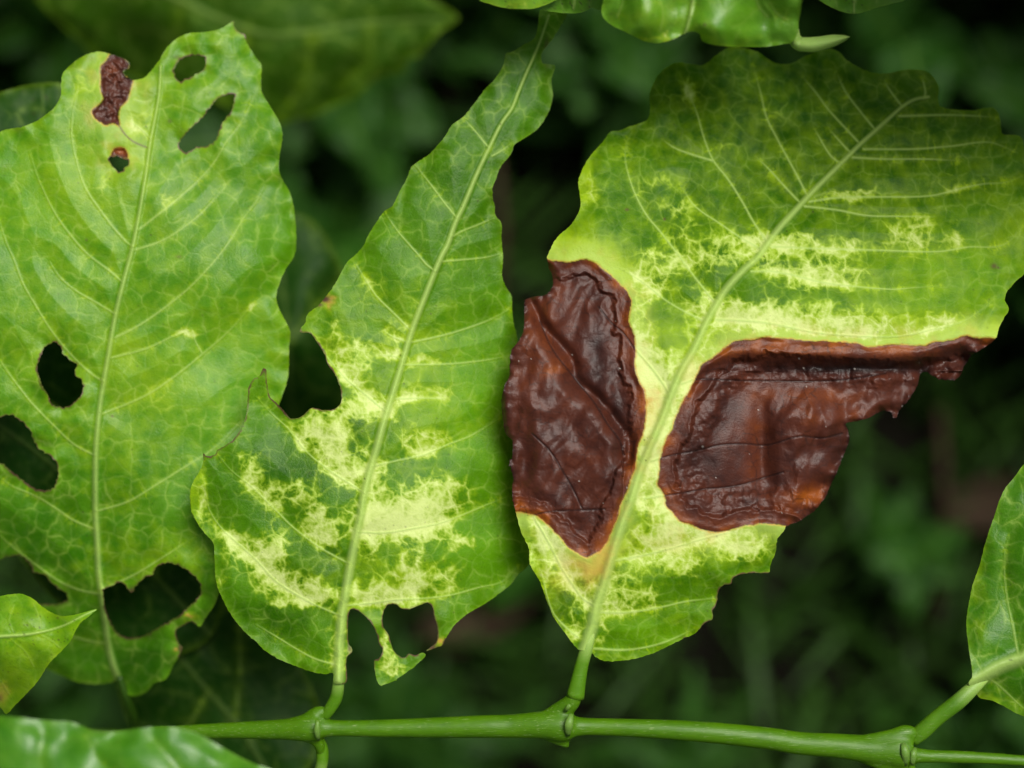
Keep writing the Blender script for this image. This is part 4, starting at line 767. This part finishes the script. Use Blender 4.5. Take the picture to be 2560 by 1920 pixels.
stem = stem_group('stem', branch, [
  ([(*q12(-700, 1440), -16), (*q12(-300, 1420), -12), (*q12(0, 1412), -9), (*q12(200, 1408), -7), (*q12(330, 1398), -6), (*q12(400, 1390), -6)], [19, 21, 25, 29, 38, 40]),
  ([(*q12(300, 1345), -8), (*q12(400, 1305), -6), (*q12(455, 1290), -6)], [12, 20, 15]),
  ([(*q12(200, 1430), -8), (*q12(330, 1455), -7), (*q12(400, 1490), -7), (*q12(425, 1560), -9)], [16, 16, 16, 14]),
  ([(*q12(400, 1395), -6), (*q12(480, 1400), -6), (*q12(800, 1402), -5), (*q12(1200, 1396), -4), (*q12(1500, 1390), -3), (*q22(0, 1388), -3), (*q22(220, 1380), -2), (*q22(330, 1385), -2), (*q22(390, 1392), -2)], [32, 23, 24, 28, 31, 32, 38, 44, 36]),
  ([(*q22(200, 1330), -3), (*q22(300, 1285), -2), (*q22(380, 1240), -1), (*q22(420, 1170), 0)], [14, 22, 24, 17]),
  ([(*q22(180, 1430), -3), (*q22(290, 1470), -3), (*q22(350, 1505), -3), (*q22(358, 1530), -3)], [14, 16, 12, 6]),
  ([(*q22(380, 1392), -2), (*q22(480, 1390), -2), (*q22(800, 1400), -1), (*q22(1200, 1422), 0), (*q22(1659, 1467), 0), (*q32(200, 1498), 0), (*q32(450, 1515), 0), (*q32(700, 1540), 0), (*q32(850, 1545), 0), (*q32(915, 1560), 0)], [30, 24, 25, 28, 30, 31, 33, 40, 50, 44]),
  ([(*q32(600, 1480), 0), (*q32(800, 1455), 1), (*q32(900, 1430), 1), (*q32(960, 1440), 1)], [14, 20, 22, 16]),
  ([(*q32(600, 1590), 0), (*q32(780, 1640), 0), (*q32(900, 1680), -1), (*q32(930, 1740), -3)], [14, 22, 26, 16]),
  ([(*q32(900, 1570), 0), (*q32(1000, 1580), 0), (*q32(1300, 1590), 0), (*q32(1659, 1612), 0), (*q32(2400, 1680), 0)], [26, 19, 17, 15, 14]),
 ], M_STEM)
for pts, rad in [([(*q12(405, 1480), -1.5), (*q12(395, 1420), .5), (*q12(400, 1350), .5)], [4, 8, 4]), ([(*q22(362, 1450), 2.0), (*q22(368, 1380), 4.2), (*q22(385, 1310), 3.2)], [5, 11, 6]),
                 ([(*q22(345, 1290), 1.5), (*q22(375, 1250), 2.8)], [5, 5]), ([(*q32(892, 1640), 3), (*q32(890, 1560), 5.2), (*q32(875, 1500), 4.2)], [5, 11, 6]), ([(*q32(935, 1640), 3.2), (*q32(945, 1565), 4.4), (*q32(955, 1530), 3)], [5, 9, 5])]:
    tube('stipule', pts, rad, M_STIP, branch, 10, .6)
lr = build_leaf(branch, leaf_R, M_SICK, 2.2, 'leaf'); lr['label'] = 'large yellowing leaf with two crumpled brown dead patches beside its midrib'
tube('petiole', [(*q22(410, 1200), -.5), (*q22(425, 1120), 0), (*q22(450, 1000), .5), (*q22(478, 900), 1), (*q22(505, 790), 1.2), (*q22(530, 680), .2)], [23, 20, 17, 16, 13, 6], M_PET, lr, 24, .85)
lm = build_leaf(branch, leaf_M, M_MID, 2.2, 'leaf'); lm['label'] = 'narrow chewed leaf mottled green and cream with torn left margin'
tube('petiole', [(*q12(440, 1330), -6), (*q12(480, 1275), -5), (*q12(520, 1200), -4), (*q12(535, 1100), -2.9), (*q12(539, 1000), -2.7), (*q12(544, 900), -3.4)], [13, 15, 16, 14.5, 12, 6], M_PET, lm, 24, .85)
le = build_leaf(branch, leaf_E, M_LEAF, 3.0, 'leaf'); le['label'] = 'plain dark green leaf cut off by the right edge'
tube('petiole', [(*q32(930, 1475), 0), (*q32(1000, 1420), 1), (*q32(1100, 1330), 2), (*q32(1230, 1230), 3), (*q32(1330, 1140), 2.6), (*q32(1430, 1065), 1.6)], [19, 21, 20, 20, 17, 7], M_PETG, le, 24, .85)
tube('leaf_stalk', [(*q12(400, 1470), -8), (*q12(428, 1540), -9), (*q12(425, 1640), -10), (*q12(380, 1760), -14)], [15, 16, 15, 14], M_PET, branch, 20)

# the shoot behind, with the left leaf
twig = tag(empty('coffee_branch', Wp(360, 1830, -.075)), 'shadowed branch behind, carrying the leftmost leaf with chewed holes', 'branch')
ll = build_leaf(twig, leaf_L, M_LEAF, 2.4, 'leaf'); ll['label'] = 'broad green leaf riddled with brown-edged holes and a heart-shaped gap'
tube('petiole', [(298, 1690, -43), (318, 1745, -46), (335, 1800, -56), (345, 1850, -75)], [8, 12, 13, 13], M_SHSTEM, ll, 20)
stem2 = stem_group('stem', twig, [([(-300, 1800, -85), (100, 1840, -80), (345, 1855, -75), (700, 1990, -80), (1100, 2200, -90)], [18, 20, 24, 20, 18])], M_STEM, .0012)
# leaves cut by the frame: each hangs on a shoot out of sight
for spec, mat, g, at, lab in [
    (leaf_T, M_TOP, 3.0, (2020, -480, .02), 'glossy bright green wavy leaf hanging in from the top edge above the brown-patched leaf'),
    (leaf_T2, M_TOP, 4.0, (1340, -340, .018), 'pale green leaf margin just showing at the top edge, above the narrow leaf tip'),
    (leaf_T3, M_TOP, 4.0, (1445, -210, .012), 'small dark green leaf end at the top edge, left of the glossy wavy leaf'),
    (leaf_T4, M_TOP, 4.0, (2150, -210, .012), 'green rounded leaf end at the top edge, right of the curled pale tip'),
    (leaf_B1, M_LEAF, 2.6, (-250, 1600, 0), 'folded yellow-green pointed leaf entering at the lower left edge'),
    (leaf_B2, M_TOP, 5.0, (-120, 2000, .042), 'blurred bright green leaf across the bottom left corner, nearest the viewer'),
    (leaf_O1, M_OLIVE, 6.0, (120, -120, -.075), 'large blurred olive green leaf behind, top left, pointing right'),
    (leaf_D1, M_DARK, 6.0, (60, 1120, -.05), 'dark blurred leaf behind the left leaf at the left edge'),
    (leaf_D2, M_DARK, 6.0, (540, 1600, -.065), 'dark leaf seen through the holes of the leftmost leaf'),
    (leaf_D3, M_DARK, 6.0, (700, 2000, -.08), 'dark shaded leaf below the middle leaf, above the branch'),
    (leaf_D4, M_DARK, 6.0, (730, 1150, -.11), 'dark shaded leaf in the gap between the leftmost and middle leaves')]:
    t = empty('coffee_leaf', Wp(*at)); tag(t, lab, 'leaf'); build_leaf(t, spec, mat, g)
    if spec is leaf_T:      # curled-under pale tip
        mid = catmull(np.array([(*PT("30 165,190")[0], 11), (*PT("30 170,240")[0], 13), (*PT("30 195,280")[0], 15), (*PT("30 235,288")[0], 14), (*PT("30 300,288")[0], 13), (*PT("30 400,268")[0], 12), (*PT("30 470,252")[0], 11), (*PT("30 532,238")[0], 10)]), False, 4)
        ws = np.interp(np.linspace(0, 1, len(mid)), [0, .15, .45, .75, .92, 1], [14, 17, 19, 15, 7, .6]); V = []; F = []
        tn = np.gradient(mid[:, :2], axis=0); tn /= np.linalg.norm(tn, axis=1)[:, None]; nr = np.stack([-tn[:, 1], tn[:, 0]], -1)
        for k_ in (0, 1):
            for i in range(len(mid)):
                for j in range(9):
                    v = j / 4 - 1; p_ = mid[i, :2] + nr[i] * ws[i] * v; V.append(tuple(W(p_[0], p_[1], (mid[i, 2] + 2.2 * (1 - v * v) - k_ * .4) / 1000)))
        n1 = len(mid) * 9
        for i in range(len(mid) - 1):
            for j in range(8): a = i * 9 + j; F.append((a, a + 1, a + 10, a + 9)); F.append((n1 + a, n1 + a + 9, n1 + a + 10, n1 + a + 1))
            for e in (0, 8): a = i * 9 + e; F.append((a, a + 9, n1 + a + 9, n1 + a) if e == 0 else (a, n1 + a, n1 + a + 9, a + 9))
        me = bpy.data.meshes.new('curled_tip'); me.from_pydata(V, [], F); me.materials.append(M_UNDER)
        for f in me.polygons: f.use_smooth = True
        o = link(bpy.data.objects.new('curled_tip', me), t); o.location = -Vector(t.location); o['label'] = 'pale curled-under tip'

# unseen overhead shoot added beyond the top edge: it shades the far ends of the leaves
over = tag(empty('coffee_branch', Wp(2200, -420, .085)), 'leafy branch added out of view above the top edge, shading the leaves below', 'branch')
o = link(bpy.data.objects.new('stem', stick_mesh('stem', [Wp(900, -520, .085), Wp(1600, -450, .088), Wp(2300, -420, .085), Wp(3200, -380, .08)], .002, .0015, M_STEM)), over); o.location = -Vector(over.location)
ol = small_leaf_mesh('leaf', .115, .05, .12, .1, .03, M_BUSH, 24, 8)
for i, (ax, ay, az, rz, s) in enumerate([(2370, -440, .086, .03, .85), (2500, -470, .088, .55, .9), (2750, -400, .085, -.02, .85), (3000, -420, .083, .5, .9), (2600, -430, .088, 1.1, 1)]):
    o = link(bpy.data.objects.new('leaf', ol), over); o.location = Wp(ax, ay, az) - Vector(over.location); o.rotation_euler = (rnd.uniform(-.2, .2), 0.05, rz); o.scale = (s, s, s)
